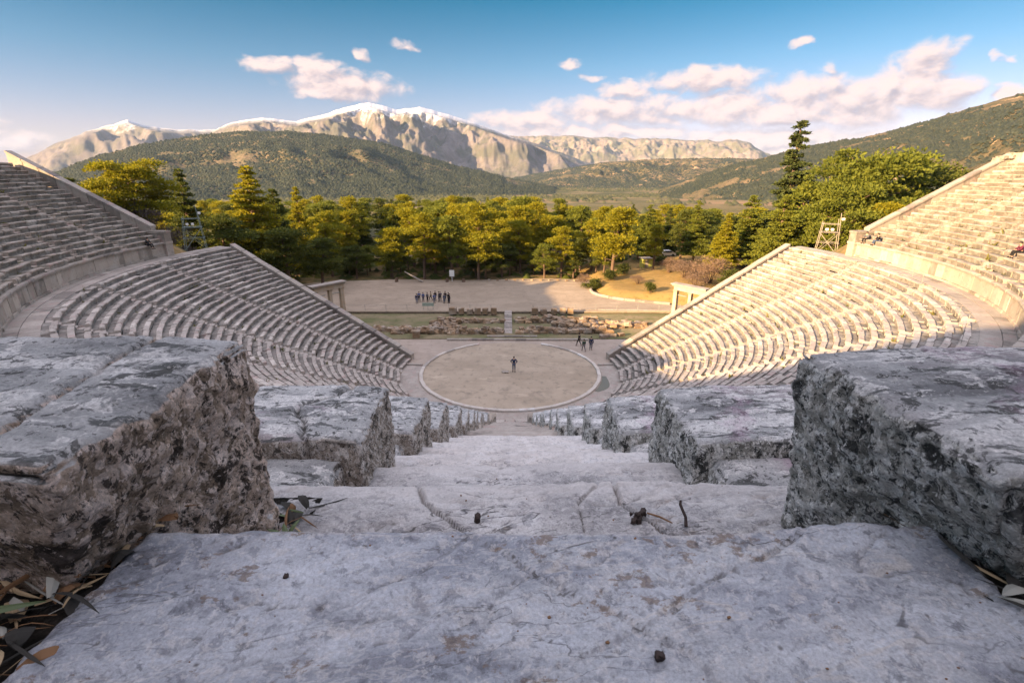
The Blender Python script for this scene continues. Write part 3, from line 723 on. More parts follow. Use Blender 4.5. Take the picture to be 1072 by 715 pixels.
tag(mb.obj('pine_cone', DARKTWIG), 'dark crumbled pine cone lying on the lilac step', 'pine cone')
x, y, z = onslab(500, 546, 1); mb = MB(); mb.rock((x, y, z+.008), .006, (1, 1, 1.3))
tag(mb.obj('seed', DARKTWIG), 'small dark seed resting near the front slab edge', 'seed')
for (px, py, lab) in ((690, 690, 'round brown seed lying on the front slab'), (300, 606, 'tiny dark seed on the front slab, towards the brown block')):
    x, y, z = onslab(px, py, 0); mb = MB(); mb.rock((x, y, z+.004), .004 if px > 500 else .0025)
    tag(mb.obj('seed', DARKTWIG), lab, 'seed')

rg = random.Random(12); mb = MB()
for k, x0, x1, y0, y1, n_ in ((0, -.42, .50, .20, .49, 40), (1, -.40, .48, .55, .88, 80), (2, -.38, .46, .93, 1.26, 60)):
    for _ in range(n_):
        x, y = rg.uniform(x0, x1), rg.uniform(y0, y1)
        if rg.random() < .5: y = y0+(y-y0)*.35 if k else y
        mb.rock((x, -CD+y, slab_plane(k)+.002), rg.choice((.0005, .0006, .0008, .001, .0015)), (1.2, 1, .7), 3, 5)
tag(mb.obj('grit', LITTER[0]), kind='stuff')
# ------------------------------------------------------------------ orchestra: ring, gutter, altar stone, sills
ring = arc_solid([(9.95, -.05), (9.95, .16), (9.99, .18), (10.31, .18), (10.35, .15), (10.35, -.12)], rad(-180+24), rad(180-24), (1.4, 2.0), STONE_COPING, rng, jit=.010).obj('stone_ring', RINGST)
tag(ring, 'white stone ring edging the earth circle of the orchestra', 'stone ring')
fan('gutter_floor', [(12.42*sin(t), -12.42*cos(t)) for t in np.linspace(rad(-100), rad(100), 60)]+[(10.4*sin(t), -10.4*cos(t)) for t in np.linspace(rad(100), rad(-100), 60)], -.012, PAVING)
WATER = M('puddle_water', .12, .5); WATER = WATER.col((.17, .15, .105))
pa_ = np.linspace(rad(58), rad(82), 14); wob = [.16*sin(9*q)+.1*sin(17*q+1) for q in pa_]
fan('puddle', [((10.42)*sin(q), -(10.42)*cos(q)) for q in pa_]+[((10.8+.75*sin(pi*i/13)+w_)*sin(q), -(10.8+.75*sin(pi*i/13)+w_)*cos(q)) for i, (q, w_) in list(enumerate(zip(pa_, wob)))[::-1]], -.004, WATER)
mb = MB(); mb.rock((at(529, -.5), -.4, .10), .34, (1.2, .9, .25))
tag(mb.obj('altar_stone', STONE_COPING), 'low round stone at the centre of the orchestra by the standing man', 'stone')
for s, lab in ((-1, 'shaded'), (1, 'sunlit')):
    mb = MB(); mb.box((s*11.35, 1.9, .05), (1.9, .3, .25), s*.12, .01)
    tag(mb.obj('gutter_slab', STONE_COPING), 'stone slab bridging the gutter beside the ring on the %s side' % lab, 'stone slab')
mb = MB(); x = -8.6
while x < 8.9:
    L = R_.uniform(1.1, 2.0); mb.box((x+L/2, 11.1+R_.gauss(0, .02), .03), (L-.02, .42, .34), 0, .012); x += L
tag(mb.obj('stone_sill', STONE_COPING), 'long low stone sill behind the orchestra circle', 'stone sill')
mb = MB(); x = -3.2
while x < 3.4:
    L = R_.uniform(.9, 1.5); mb.box((x+L/2, 12.4, .08), (L-.03, .35, .3), 0, .02); x += L
tag(mb.obj('stone_sill', STONE_COPING), 'short second stone sill before the central ramp', 'stone sill')

# stage ruins
def rubble_wall(label, x0, x1, y, h, th, n, gaps=(), z0=.0, rz=0):
    mb = MB(); a, b = h
    for i in range(n):
        x = R_.uniform(x0, x1)
        if any(g0 < x < g1 for g0, g1 in gaps): continue
        k = R_.random(); hh = a+(b-a)*R_.random()
        yy = y+R_.uniform(-th, th); xx = x
        if R_.random() < .5: mb.box((xx, yy+rz*(x-x0), z0+hh*k), (R_.uniform(.45, 1.3), R_.uniform(.4, .8), R_.uniform(.3, .6)), R_.gauss(0, .15), .05)
        else: mb.rock((xx, yy+rz*(x-x0), z0+hh*k), R_.uniform(.24, .52), (1.2, 1, .8), rough=.3)
    return tag(mb.obj('ruined_wall', RUIN), label, 'ruined wall')
rubble_wall('front rubble footing of the ruined stage, shaded half', -16.5, -.9, 14.2, (.1, .8), .5, 130)
rubble_wall('front rubble footing of the ruined stage, sunnier half', 1.2, 14.0, 14.3, (.1, .85), .5, 120)
rubble_wall('rear rubble footing of the ruined stage, shaded half', -10.5, -1.0, 19.5, (.1, .7), .4, 60)
rubble_wall('rear rubble footing of the ruined stage, sunnier half', 1.2, 13.0, 19.6, (.1, .9), .6, 90)
rubble_wall('tumbled cross footing heaped between the stage walls, shaded side', -11.5, -7.5, 17.0, (.2, 1.0), 2.2, 75)
rubble_wall('tumbled heap of tawny stones between the stage walls, sunny side', 6.5, 13.5, 16.8, (.2, 1.1), 2.0, 110)
rubble_wall('outer low footing of tawny blocks at the shaded end of the stage', -20, -13.5, 15.6, (.0, .4), .6, 40)
rubble_wall('outer low footing of tawny blocks at the sunny end of the stage', 13.5, 20.5, 17.5, (.0, .7), 1.2, 70)
for i, px in enumerate([474, 483, 492, 500, 508, 517, 560, 569, 580, 589, 597]):
    y = 23.4+R_.uniform(-.1, .1); x = at(px, y, .8); w, d, h = R_.uniform(.85, 1.2), R_.uniform(.7, .9), R_.uniform(.8, 1.05)
    mb = MB(); mb.box((0, 0, h/2), (w, d, h), R_.gauss(0, .05), .04, .05)
    o = mb.obj('cut_stone', RUIN); o.location = (x, y, .25)
    w_ = ['outermost', 'second', 'third', 'fourth', 'fifth', 'innermost'][i] if i < 6 else ['innermost', 'second', 'third', 'fourth', 'outermost'][i-6]
    tag(o, 'squared tawny block on the terrace edge, %s on the %s side of the ramp' % (w_, 'left' if i < 6 else 'right'), 'cut stone', 'squared blocks along the terrace edge')
mb = MB()
for k in range(9):
    yy = 13.9+k*1.2; mb.box((at(532, yy, .5), yy+.6, -.02+.05*k), (1.15, 1.17, .22), 0, .012)
tag(mb.obj('ramp', PAVING), 'narrow pale stone ramp crossing the ruins up to the terrace', 'ramp')
for px, lab in ((437, 'shaded'), ):
    mb = MB(); mb.box((at(436, 12.2), 12.2, .45), (1.0, .8, .9), .1, .04); mb.box((at(436, 12.2), 12.2, .98), (1.25, .95, .16), .1, .03)
    tag(mb.obj('pedestal', RUIN), 'pinkish stone pedestal beside the sill on the shaded side', 'pedestal')
for k, px in enumerate((632, 640, 650)):
    mb = MB(); y = 12.0+.4*k; mb.box((at(px, y), y, .25), (R_.uniform(.7, 1.5), .6, .5), R_.gauss(0, .2), .05)
    tag(mb.obj('loose_block', RUIN), ['pale loose block nearest the three walkers', 'middle one of three pale loose blocks past the walkers', 'pale loose block farthest from the three walkers'][k], 'stone block', 'loose blocks beside the walkers')
# rope fence along the terrace edge
fe = empty('rope_fence'); tag(fe, 'thin post and rope fence along the terrace edge', 'fence'); pr = None
mbp = None
for px in range(360, 720, 22):
    if 526 < px < 542: continue
    y = 24.9; x = at(px, y, 1); mb = MB(); mb.tube([(x, y, .9), (x, y, 1.9)], .03, 5); mb.obj('post', METAL, fe)
    if pr is not None and x-pr < 5: mb = MB(); mb.tube([(pr, y, 1.82), ((x+pr)/2, y, 1.74), (x, y, 1.82)], .014, 4); mb.obj('rope', METAL, fe)
    pr = x
# signboard on its legs near the fence
sg = empty('sign_panel', (at(448, 25.4, 1.5), 25.4, .93)); tag(sg, 'greenish information panel on two legs at the terrace edge', 'sign')
mb = MB(); mb.box((0, 0, .85), (1.9, .06, .55), 0); mb.obj('panel', plain('sign_green', (.30, .36, .30), .5, .1), sg)
for s in (-1, 1): mb = MB(); mb.tube([(s*.8, .05, 0), (s*.8, .05, .9)], .03); mb.obj('leg', METAL, sg)
# leaning pole, board and stumps at the wood's edge
mb = MB(); x0, x1 = at(443, 47.3, 1), at(424, 48.3, 3); mb.tube([(x0, 46.6, 1.0), ((x0+x1)/2, 47, 2.0), (x1, 47.6, 2.9)], [.2, .17, .11], 8)
tag(mb.obj('fallen_trunk', TIMBER), 'pale bare trunk leaning at the edge of the gravel terrace', 'tree trunk')
mb = MB(); x = at(473, 47.5, 2); mb.tube([(x, 47.5, .9), (x, 47.5, 2.0)], .06); mb.box((x, 47.42, 2.6), (1.0, .06, 1.3))
tag(mb.obj('notice_board', WHITEP), 'white notice board on a post at the edge of the wood', 'sign')
for px, h in ((415, .9), (485, .7), (468, .8)):
    mb = MB(); x = at(px, 46.9, 1); mb.tube([(x, 46.9, .9), (x+.05, 46.9, .9+h)], [.35, .28], 9)
    tag(mb.obj('tree_stump', BARK), {415: 'dark tree stump past the leaning trunk, away from the notice board', 485: 'dark tree stump between the notice board and the tall pine trunk', 468: 'dark tree stump right below the notice board'}[px], 'tree stump', 'stumps on the terrace edge')
for k, px in enumerate(range(512, 616, 9)):
    y = 48.3-.5*(k > 8); x = at(px, y, 1); mb = MB(); mb.rock((0, 0, .16), .24, (1.3, .9, .8))
    o = mb.obj('edge_stone', RUIN); o.location = (x, y, .85); o.rotation_euler.z = R_.uniform(0, 3)
    tag(o, 'small pale boulder of the line edging the terrace under the pines', 'stone', 'boulders along the wood edge')
# curved kerb wall, steps and mound on the sunny side
def path_wall(label, pts, w, h, mat, name='kerb_wall'):
    mb = MB()
    for (a, b) in zip(pts[:-1], pts[1:]):
        a = Vector((*a, 0)); b = Vector((*b, 0)); L = (b-a).length; m = max(1, int(L/1.3))
        for i in range(m):
            p = a.lerp(b, (i+.5)/m); mb.box((p.x, p.y, .9+h/2-.15), (L/m-.03, w, h+.3), math.atan2(b.y-a.y, b.x-a.x), .02)
    return tag(mb.obj(name, mat), label, 'low wall')
path_wall('low curved stone kerb bounding the sunny end of the terrace', [(27, 28.5), (23.3, 30), (20, 31.5), (17.6, 33.2), (16, 35), (15.2, 37), (15.2, 39), (16, 41.5), (17, 44)], .35, .4, STONE_COPING)
path_wall('straight pale kerb running from the terrace to the sunlit gateway', [(9, 25.6), (30, 24.2)], .3, .15, STONE_COPING)
st = empty('garden_steps', (22.6, 33.2, .9), rad(-32)); tag(st, 'short flight of pale stone steps on the sunny mound', 'steps')
for k in range(4): mb = MB(); mb.box((0, k*.55, .12+k*.2), (5.2-k*.3, .6, .24), 0, .015); mb.obj('step', STONE_COPING, st)
X, Y = np.meshgrid(np.linspace(15.3, 52, 60), np.linspace(24.5, 66, 60), indexing='ij')
inx = ss(0, 3.0, (X-15.3)*.8+np.maximum(0, Y-39)*-.02)*ss(0, 4, (Y-31.5)+(X-20)*.42)
Zm = terrain(X.ravel(), Y.ravel()).reshape(X.shape); mound = np.where(inx > 0, Zm+.02+inx*(1.4+1.5*ss(22, 44, X)), Zm-.4)
i = np.arange(3600).reshape(60, 60); F = np.stack([i[:-1, :-1], i[1:, :-1], i[1:, 1:], i[:-1, 1:]], -1).reshape(-1, 4)
DRY = gravel_mat('dry_grass', (.30, .20, .075), (.24, .16, .06), (.10, .10, .03))
tag(link('grassy_mound', npmesh('grassy_mound', np.stack([X.ravel(), Y.ravel(), mound.ravel()], 1), F, 4), DRY, smooth=True), kind='structure')
def mz(x, y):
    a = (x-15.3)/(52-15.3)*59; b = (y-24.5)/(66-24.5)*59
    if 0 <= a <= 59 and 0 <= b <= 59: return max(tz(x, y), float(mound[int(round(a)), int(round(b))]))
    return tz(x, y)

# the terrace lies a little above the orchestra: lower what stands on it to its level
for o in COL.objects:
    if o.parent is None and o.name.split('.')[0] in ('rope_fence', 'sign_panel', 'fallen_trunk', 'notice_board', 'tree_stump', 'edge_stone', 'kerb_wall', 'garden_steps'): o.location.z -= .5
# gateways
def gateway(loc, rz, label, mat):
    t = empty('stone_gateway', loc, rz); tag(t, label, 'gateway')
    for k, x in enumerate((-2.3, .25, 2.3)):
        mb = MB(); w = .62 if k != 1 else .5
        mb.box((x, 0, .12), (w+.2, .85, .24), 0, .008); mb.box((x, 0, 2.2), (w, .62, 3.92), 0, .008, .06); mb.box((x, 0, 4.26), (w+.14, .75, .2), 0, .008); mb.obj('pillar', mat, t)
    mb = MB(); mb.box((-1.03, 0, 4.66), (3.06, .7, .58), 0, .01); mb.box((1.6, 0, 4.66), (2.18, .7, .58), 0, .01); mb.obj('lintel', mat, t)
    mb = MB(); mb.box((0, 0, 5.07), (5.7, .95, .22), 0, .01); mb.box((0, 0, 5.29), (6.0, 1.35, .2), 0, .012); mb.obj('cornice', STONE_COPING, t)
    for x in (-1.2, 1.45):
        mb = MB(); mb.box((x, .06, 3.6), (1.5, .12, .1)); mb.obj('transom', METAL, t)
def bp(px, py, z):
    u, f, d = ray(px, py); t = (CH-z)/d; return u*t, f*t-CD
GR = bp(716, 332, .2); GL = bp(345, 327, .2)
gateway((27.3, 20.9, .0), rad(-52), 'pale sunlit stone gateway of three pillars beside the sunlit seats', GATE)
gateway((-28.3, 22.6, .0), rad(52), 'tawny shaded stone gateway of three pillars beside the shaded seats', GATE)

# scaffold towers with floodlights
def scaffold(loc, rz, label, mat, h):
    t = empty('light_tower', loc, rz); tag(t, label, 'scaffold tower')
    for sx in (-1, 1):
        for sy in (-1, 1):
            mb = MB(); hh = h*(1.18 if sx > 0 and sy < 0 else (1.0 if sx > 0 else .92)); mb.tube([(sx*1.25, sy*.8, -.8), (sx*.85, sy*.6, hh)], .042, 6); mb.obj('pole', mat, t)
    for z in (.33*h, .62*h, .86*h):
        w = 1.25-.4*z/h+.12; d = .8-.2*z/h
        for s in (-1, 1):
            mb = MB(); mb.tube([(-w, s*d, z), (w, s*d, z)], .028, 6); mb.obj('rail', mat, t)
            mb = MB(); mb.tube([(s*(w-.1), -d, z), (s*(w-.1), d, z)], .028, 6); mb.obj('rail', mat, t)
    for s in (-1, 1):
        mb = MB(); mb.tube([(-1.2, s*.8, 0), (1.0, s*.68, .6*h)], .024, 6); mb.obj('brace', mat, t)
        mb = MB(); mb.tube([(1.2, s*.8, 0), (-1.0, s*.68, .6*h)], .024, 6); mb.obj('brace', mat, t)
    mb = MB(); mb.box((0, 0, .62*h+.07), (1.9, .5, .05)); mb.obj('platform', mat, t)
    for k, (x, z) in enumerate(((1.15, h*1.02), (-.4, h*.72), (.2, h*.72))):
        mb = MB(); mb.box((x, -.75, z), (.30, .22, .26), .2, .01); mb.tube([(x, -.6, z), (x, -.5, z-.25)], .03); mb.obj('floodlight', WHITEP, t)
GREENM = plain('grey_green_steel', (.20, .24, .22), .6, .2, 5)
X, Y = bp(203, 262, 12.3); lx, ly = X, Y
scaffold((at(205, 13.0, 12.5), 13.0, 12.0), rad(25), 'grey-green scaffold light tower behind the shaded seats', GREENM, 4.6)
scaffold((at(865, 12.0, 12.5), 12.0, 11.6), rad(-25), 'timber-coloured scaffold light tower behind the sunlit seats', TIMBER, 4.4)

# rope posts at the heads of the sunlit stairs
k = 0
for px, py in ((978, 305), (990, 316), (1003, 327), (1012, 336), (1008, 345), (1006, 353), (965, 290), (955, 284)):
    x, y = bp(px, py+6, ZD+.02)
    mb = MB(); mb.tube([(0, 0, -.02), (0, 0, .72)], .018, 6); mb.rock((0, 0, .73), .026)
    o = mb.obj('rope_post', STONE_COPING); o.location = (x, y, ZD)
    tag(o, 'thin white rope post standing on the sunlit walkway', 'post', 'rope posts on the sunlit walkway'); k += 1

# ------------------------------------------------------------------ people
def skin(name, J, E, rads, root, mat, sub=1):
    me = bpy.data.meshes.new('skeleton'); me.from_pydata([J[k] for k in J], [], [(list(J).index(a), list(J).index(b)) for a, b in E])
    o = bpy.data.objects.new('skeleton', me); COL.objects.link(o)
    m = o.modifiers.new('s', 'SKIN'); m.use_smooth_shade = True
    for i, k in enumerate(J):
        r = rads[k]; v = me.skin_vertices[0].data[i]; v.radius = r if isinstance(r, tuple) else (r, r); v.use_root = (k == root)
    o.modifiers.new('u', 'SUBSURF').levels = sub; o.modifiers['u'].render_levels = sub
    dg = bpy.context.evaluated_depsgraph_get(); dg.update()
    r = bpy.data.meshes.new_from_object(o.evaluated_get(dg)); r.name = name
    bpy.data.objects.remove(o); return r
def pose(kind):
    J = dict(hip=(0, 0, .95), wa=(0, 0, 1.1), ch=(0, .01, 1.32), nk=(0, .01, 1.47), hd0=(0, .015, 1.55), hd=(0, .02, 1.63), tp=(0, .01, 1.72), nose=(0, .115, 1.615),
             shl=(-.17, 0, 1.40), shr=(.17, 0, 1.40), ell=(-.24, -.02, 1.12), elr=(.24, -.02, 1.12), wl=(-.24, .06, .88), wr=(.24, .06, .88),
             hl=(-.23, .08, .79), hr=(.23, .08, .79), tl=(-.10, 0, .90), tr=(.10, 0, .90), kl=(-.105, .02, .5), kr=(.105, .02, .5), al=(-.11, -.02, .09), ar=(.11, -.02, .09), fl=(-.13, .13, .04), fr=(.13, .13, .04))
    if kind == 'akimbo':
        J.update(ell=(-.36, -.06, 1.17), elr=(.36, -.06, 1.17), wl=(-.21, .06, 1.03), wr=(.21, .06, 1.03), hl=(-.15, .10, 1.02), hr=(.15, .10, 1.02))
    if kind == 'walk':
        J.update(kl=(-.10, .22, .53), al=(-.10, .25, .10), fl=(-.11, .40, .06), kr=(.10, -.06, .5), ar=(.10, -.32, .14), fr=(.11, -.19, .05), wl=(-.25, -.18, .88), hl=(-.25, -.21, .80), wr=(.25, .2, .92), hr=(.25, .25, .86))
    if kind == 'fold':
        J.update(ell=(-.25, .03, 1.13), elr=(.25, .03, 1.13), wl=(-.02, .19, 1.16), wr=(.03, .17, 1.2), hl=(.07, .17, 1.18), hr=(-.06, .16, 1.22))
    if kind == 'sit':
        dz = -.45
        for k in list(J):
            if k not in ('kl', 'kr', 'al', 'ar', 'fl', 'fr'): x, y, z = J[k]; J[k] = (x, y+(z-.95)*.22*(1 if z > .9 else 0), z+dz)
        J.update(tl=(-.10, .04, .48), tr=(.10, .04, .48), kl=(-.14, .46, .55), kr=(.14, .46, .55), al=(-.14, .52, .10), ar=(.14, .52, .10), fl=(-.15, .68, .04), fr=(.15, .68, .04),
                 ell=(-.25, .18, .72), elr=(.25, .18, .72), wl=(-.14, .38, .66), wr=(.14, .38, .66), hl=(-.06, .43, .64), hr=(.06, .43, .64))
    E = [('hip', 'wa'), ('wa', 'ch'), ('ch', 'nk'), ('nk', 'hd0'), ('hd0', 'hd'), ('hd', 'tp'), ('hd', 'nose'), ('ch', 'shl'), ('ch', 'shr'), ('shl', 'ell'), ('shr', 'elr'), ('ell', 'wl'), ('elr', 'wr'), ('wl', 'hl'), ('wr', 'hr'),
         ('hip', 'tl'), ('hip', 'tr'), ('tl', 'kl'), ('tr', 'kr'), ('kl', 'al'), ('kr', 'ar'), ('al', 'fl'), ('ar', 'fr')]
    Rr = dict(hip=(.14, .11), wa=(.13, .10), ch=(.15, .11), nk=.055, hd0=.06, hd=.095, tp=.05, nose=.016, shl=.065, shr=.065, ell=.045, elr=.045, wl=.032, wr=.032, hl=.035, hr=.035, tl=.09, tr=.09, kl=.06, kr=.06, al=.045, ar=.045, fl=.035, fr=.035)
    return J, E, Rr
CLOTH = {k: plain('cloth_'+k, c, .85, .15, 10) for k, c in dict(navy=(.02, .03, .07), black=(.012, .012, .014), blue=(.05, .09, .22), grey=(.10, .10, .11), green=(.03, .06, .04), wine=(.10, .015, .04), denim=(.05, .075, .13), tan=(.25, .19, .12), white=(.6, .58, .55)).items()}
SKINM = plain('skin', (.42, .26, .18), .6, .08); HAIRM = plain('dark_hair', (.02, .015, .012), .7, .2)
PROTO = {}
def person_meshes(kind):
    if kind in PROTO: return PROTO[kind]
    J, E, Rr = pose(kind); body = skin('body', J, E, Rr, 'hip', None)
    def sub(keys, grow, root, short=None):
        j = {k: J[k] for k in J if k in keys}
        if short:
            for a, b in short: j[b] = tuple(Vector(J[a]).lerp(Vector(J[b]), .88))
        e = [(a, b) for a, b in E if a in keys and b in keys]; r = {k: (tuple(q+grow for q in Rr[k]) if isinstance(Rr[k], tuple) else Rr[k]+grow) for k in j}
        return skin('clothing', j, e, r, root, None)
    jacket = sub(('hip', 'wa', 'ch', 'shl', 'shr', 'ell', 'elr', 'wl', 'wr'), .022, 'ch')
    trousers = sub(('hip', 'tl', 'tr', 'kl', 'kr', 'al', 'ar'), .014, 'hip', (('kl', 'al'), ('kr', 'ar')))
    shoes = []
    for s in ('l', 'r'):
        mb = MB(); a, b = Vector(J['a'+s]), Vector(J['f'+s]); mb.tube([a+(a-b)*.25-Vector((0, 0, .03)), a.lerp(b, .4)+Vector((0, 0, -.01)), b], [.045, .055, .04], 8); shoes.append(mb.mesh('shoe'))
    h = Vector(J['hd']); mb = MB(); n, m = 6, 10; vs = []
    for i in range(n+1):
        t = pi*.56*i/n
        for q in range(m): vs.append((h.x+.106*sin(t)*cos(2*pi*q/m), h.y-.02+.115*sin(t)*sin(2*pi*q/m), h.z+.01+.118*cos(t)-(.05 if sin(2*pi*q/m) < -.2 and i == n else 0)))
    mb.add(vs, [(i*m+q, i*m+(q+1) % m, (i+1)*m+(q+1) % m, (i+1)*m+q) for i in range(n) for q in range(m)]); hair = mb.mesh('hair')
    PROTO[kind] = (body, jacket, trousers, shoes, hair); return PROTO[kind]
def person(kind, loc, rz, top, bot, label, group=None, hair='hair', scale=1.0):
    body, jacket, trousers, shoes, hm = person_meshes(kind)
    t = empty('person', loc, rz); t.scale = (scale,)*3; tag(t, label, 'person', group)
    def p(n, me, m):
        if not me.materials: me.materials.append(m)
        o = bpy.data.objects.new(n, me); COL.objects.link(o); o.parent = t; o.material_slots[0].link = 'OBJECT'; o.material_slots[0].material = m
        for q in me.polygons: q.use_smooth = True
    p('body', body, SKINM); p('jacket', jacket, CLOTH[top]); p('trousers', trousers, CLOTH[bot]); p('hair', hm, HAIRM)
    for s in shoes: p('shoe', s, CLOTH['black'])
x, y = bp(538, 389, .03); person('akimbo', (x, y, .03), rad(175), 'navy', 'denim', 'person in a dark jacket standing with hands on hips at the orchestra centre', scale=1.06)
for px, py, kd, rz, a, b, lab in ((606, 362, 'walk', 60, 'black', 'black', 'person in black, farthest back of the three walkers near the sill'),
                                  (611, 367.5, 'walk', 20, 'green', 'grey', 'shorter person in a dark green coat, middle of the three walkers'),
                                  (618.5, 366, 'stand', 170, 'navy', 'navy', 'person in navy, closest of the three walkers to the sunlit seats')):
    x, y = bp(px, py, .0); person(kd, (x, y, -.03), rad(rz), a, b, lab, 'three walkers beside the orchestra', scale=.95 if a == 'green' else 1.04)
GRP = [(436.5, 317.5, 'stand', 'navy', 'denim'), (439, 317, 'fold', 'blue', 'black'), (443.5, 317, 'stand', 'blue', 'navy'), (448, 316.5, 'stand', 'grey', 'black'), (450.5, 315.5, 'walk', 'tan', 'black'), (454.5, 318, 'fold', 'blue', 'denim'),
       (456, 315.5, 'stand', 'black', 'grey'), (459, 316.5, 'stand', 'black', 'navy'), (462, 316, 'fold', 'navy', 'black'), (465, 317, 'stand', 'denim', 'denim'), (467, 315.5, 'stand', 'black', 'black'), (469.5, 318, 'fold', 'black', 'black'), (471.5, 318.3, 'stand', 'black', 'navy')]
GL_ = ['leftmost person of the group on the terrace, in a navy top and jeans', 'person in a bright blue top with folded arms, second from left of the terrace group', 'person in blue standing apart near the left of the terrace group', 'person in a grey jacket left of the middle in the terrace group',
       'person stepping in a tan jacket, left of the middle of the terrace group', 'person in blue with folded arms and jeans, in front of the terrace group', 'person in black with grey trousers at the back middle of the terrace group', 'person in black with navy trousers in the middle of the terrace group',
       'person in navy with folded arms right of the middle of the terrace group', 'person all in denim blue right of the middle of the terrace group', 'person all in black at the back right of the terrace group', 'person in black with folded arms, second from the right of the terrace group', 'rightmost person of the terrace group, in black with navy trousers']
for (px, py, kd, a, b), lab in zip(GRP, GL_):
    x, y = bp(px+R_.uniform(-.8, .8), py+R_.uniform(-1.3, 1.0), .43); person(kd, (x, y, .43), rad(R_.uniform(60, 250)), a, b, lab, 'group of visitors on the terrace', scale=R_.uniform(.93, 1.05))
x, y = bp(141, 268, ZD+.02)
def sit_on(a, Rr, z, rz_off, top, bot, lab, group=None):
    person('sit', (Rr*sin(a), -Rr*cos(a), z), a+rad(rz_off), top, bot, lab, group)
sit_on(rad(-91.5), RU0-.12, ZD+1.61-.45, 0, 'black', 'black', 'person in black sitting on the wall of the shaded walkway')
sit_on(rad(93.8), RU0+.3, ZU0-.45, 20, 'grey', 'black', 'person in a grey top sitting on the first upper row nearer the sunlit pier', 'two sitters on the sunlit upper seats')
sit_on(rad(91.2), RU0+.3, ZU0-.45, -15, 'black', 'denim', 'person in black with pale jeans sitting on the sunlit upper row', 'two sitters on the sunlit upper seats')
def project(x, y, z):
    X, Y, Z = x, y+CD, z-CH; d = Y*cos(PITCH)-Z*sin(PITCH)
    return 534+FPX*X/d, 357.5-FPX*(Y*sin(PITCH)+Z*cos(PITCH))/d
best = min(((project((RU0+DU*r+.2)*sin(rad(a)), -(RU0+DU*r+.2)*cos(rad(a)), ZU0+RISEU*r), r, a) for r in range(NU) for a in np.arange(60, 97, .25)), key=lambda q: (q[0][0]-1068)**2+(q[0][1]-262)**2)
sit_on(rad(best[2]), RU0+DU*best[1]+.3, ZU0+RISEU*best[1]-.45, 0, 'wine', 'black', 'person in a wine-red top sitting high on the sunlit upper seats at the frame edge')

# ------------------------------------------------------------------ trees
def tufts(rng, C, rr, n, size, flat=.6, up=.35, asp=.45):
    """n leaf tufts in an ellipsoid clump"""
    d = rng.normal(size=(n, 3)); d /= np.linalg.norm(d, axis=1, keepdims=True)
    d[:, 2] = np.where(d[:, 2] < -.35, -d[:, 2]*.6, d[:, 2])
    r = rng.random((n, 1))**.38
    r = r*(1+.22*np.sin(d[:, :1]*5+d[:, 1:2]*4+C[0])); P = np.array(C)+d*r*np.array(rr)
    ax = d*.7+rng.normal(size=(n, 3))*.55+np.array([0, 0, up]); ax /= np.linalg.norm(ax, axis=1, keepdims=True)
    s = np.cross(ax, rng.normal(size=(n, 3))); s /= np.linalg.norm(s, axis=1, keepdims=True)
    L = size*rng.uniform(.6, 1.4, (n, 1)); W = L*asp
    V = np.stack([P-s*W*.5, P+ax*L*.55-s*W*.6, P+ax*L, P+ax*L*.5+s*W*.6], 1)
    return V.reshape(-1, 3)
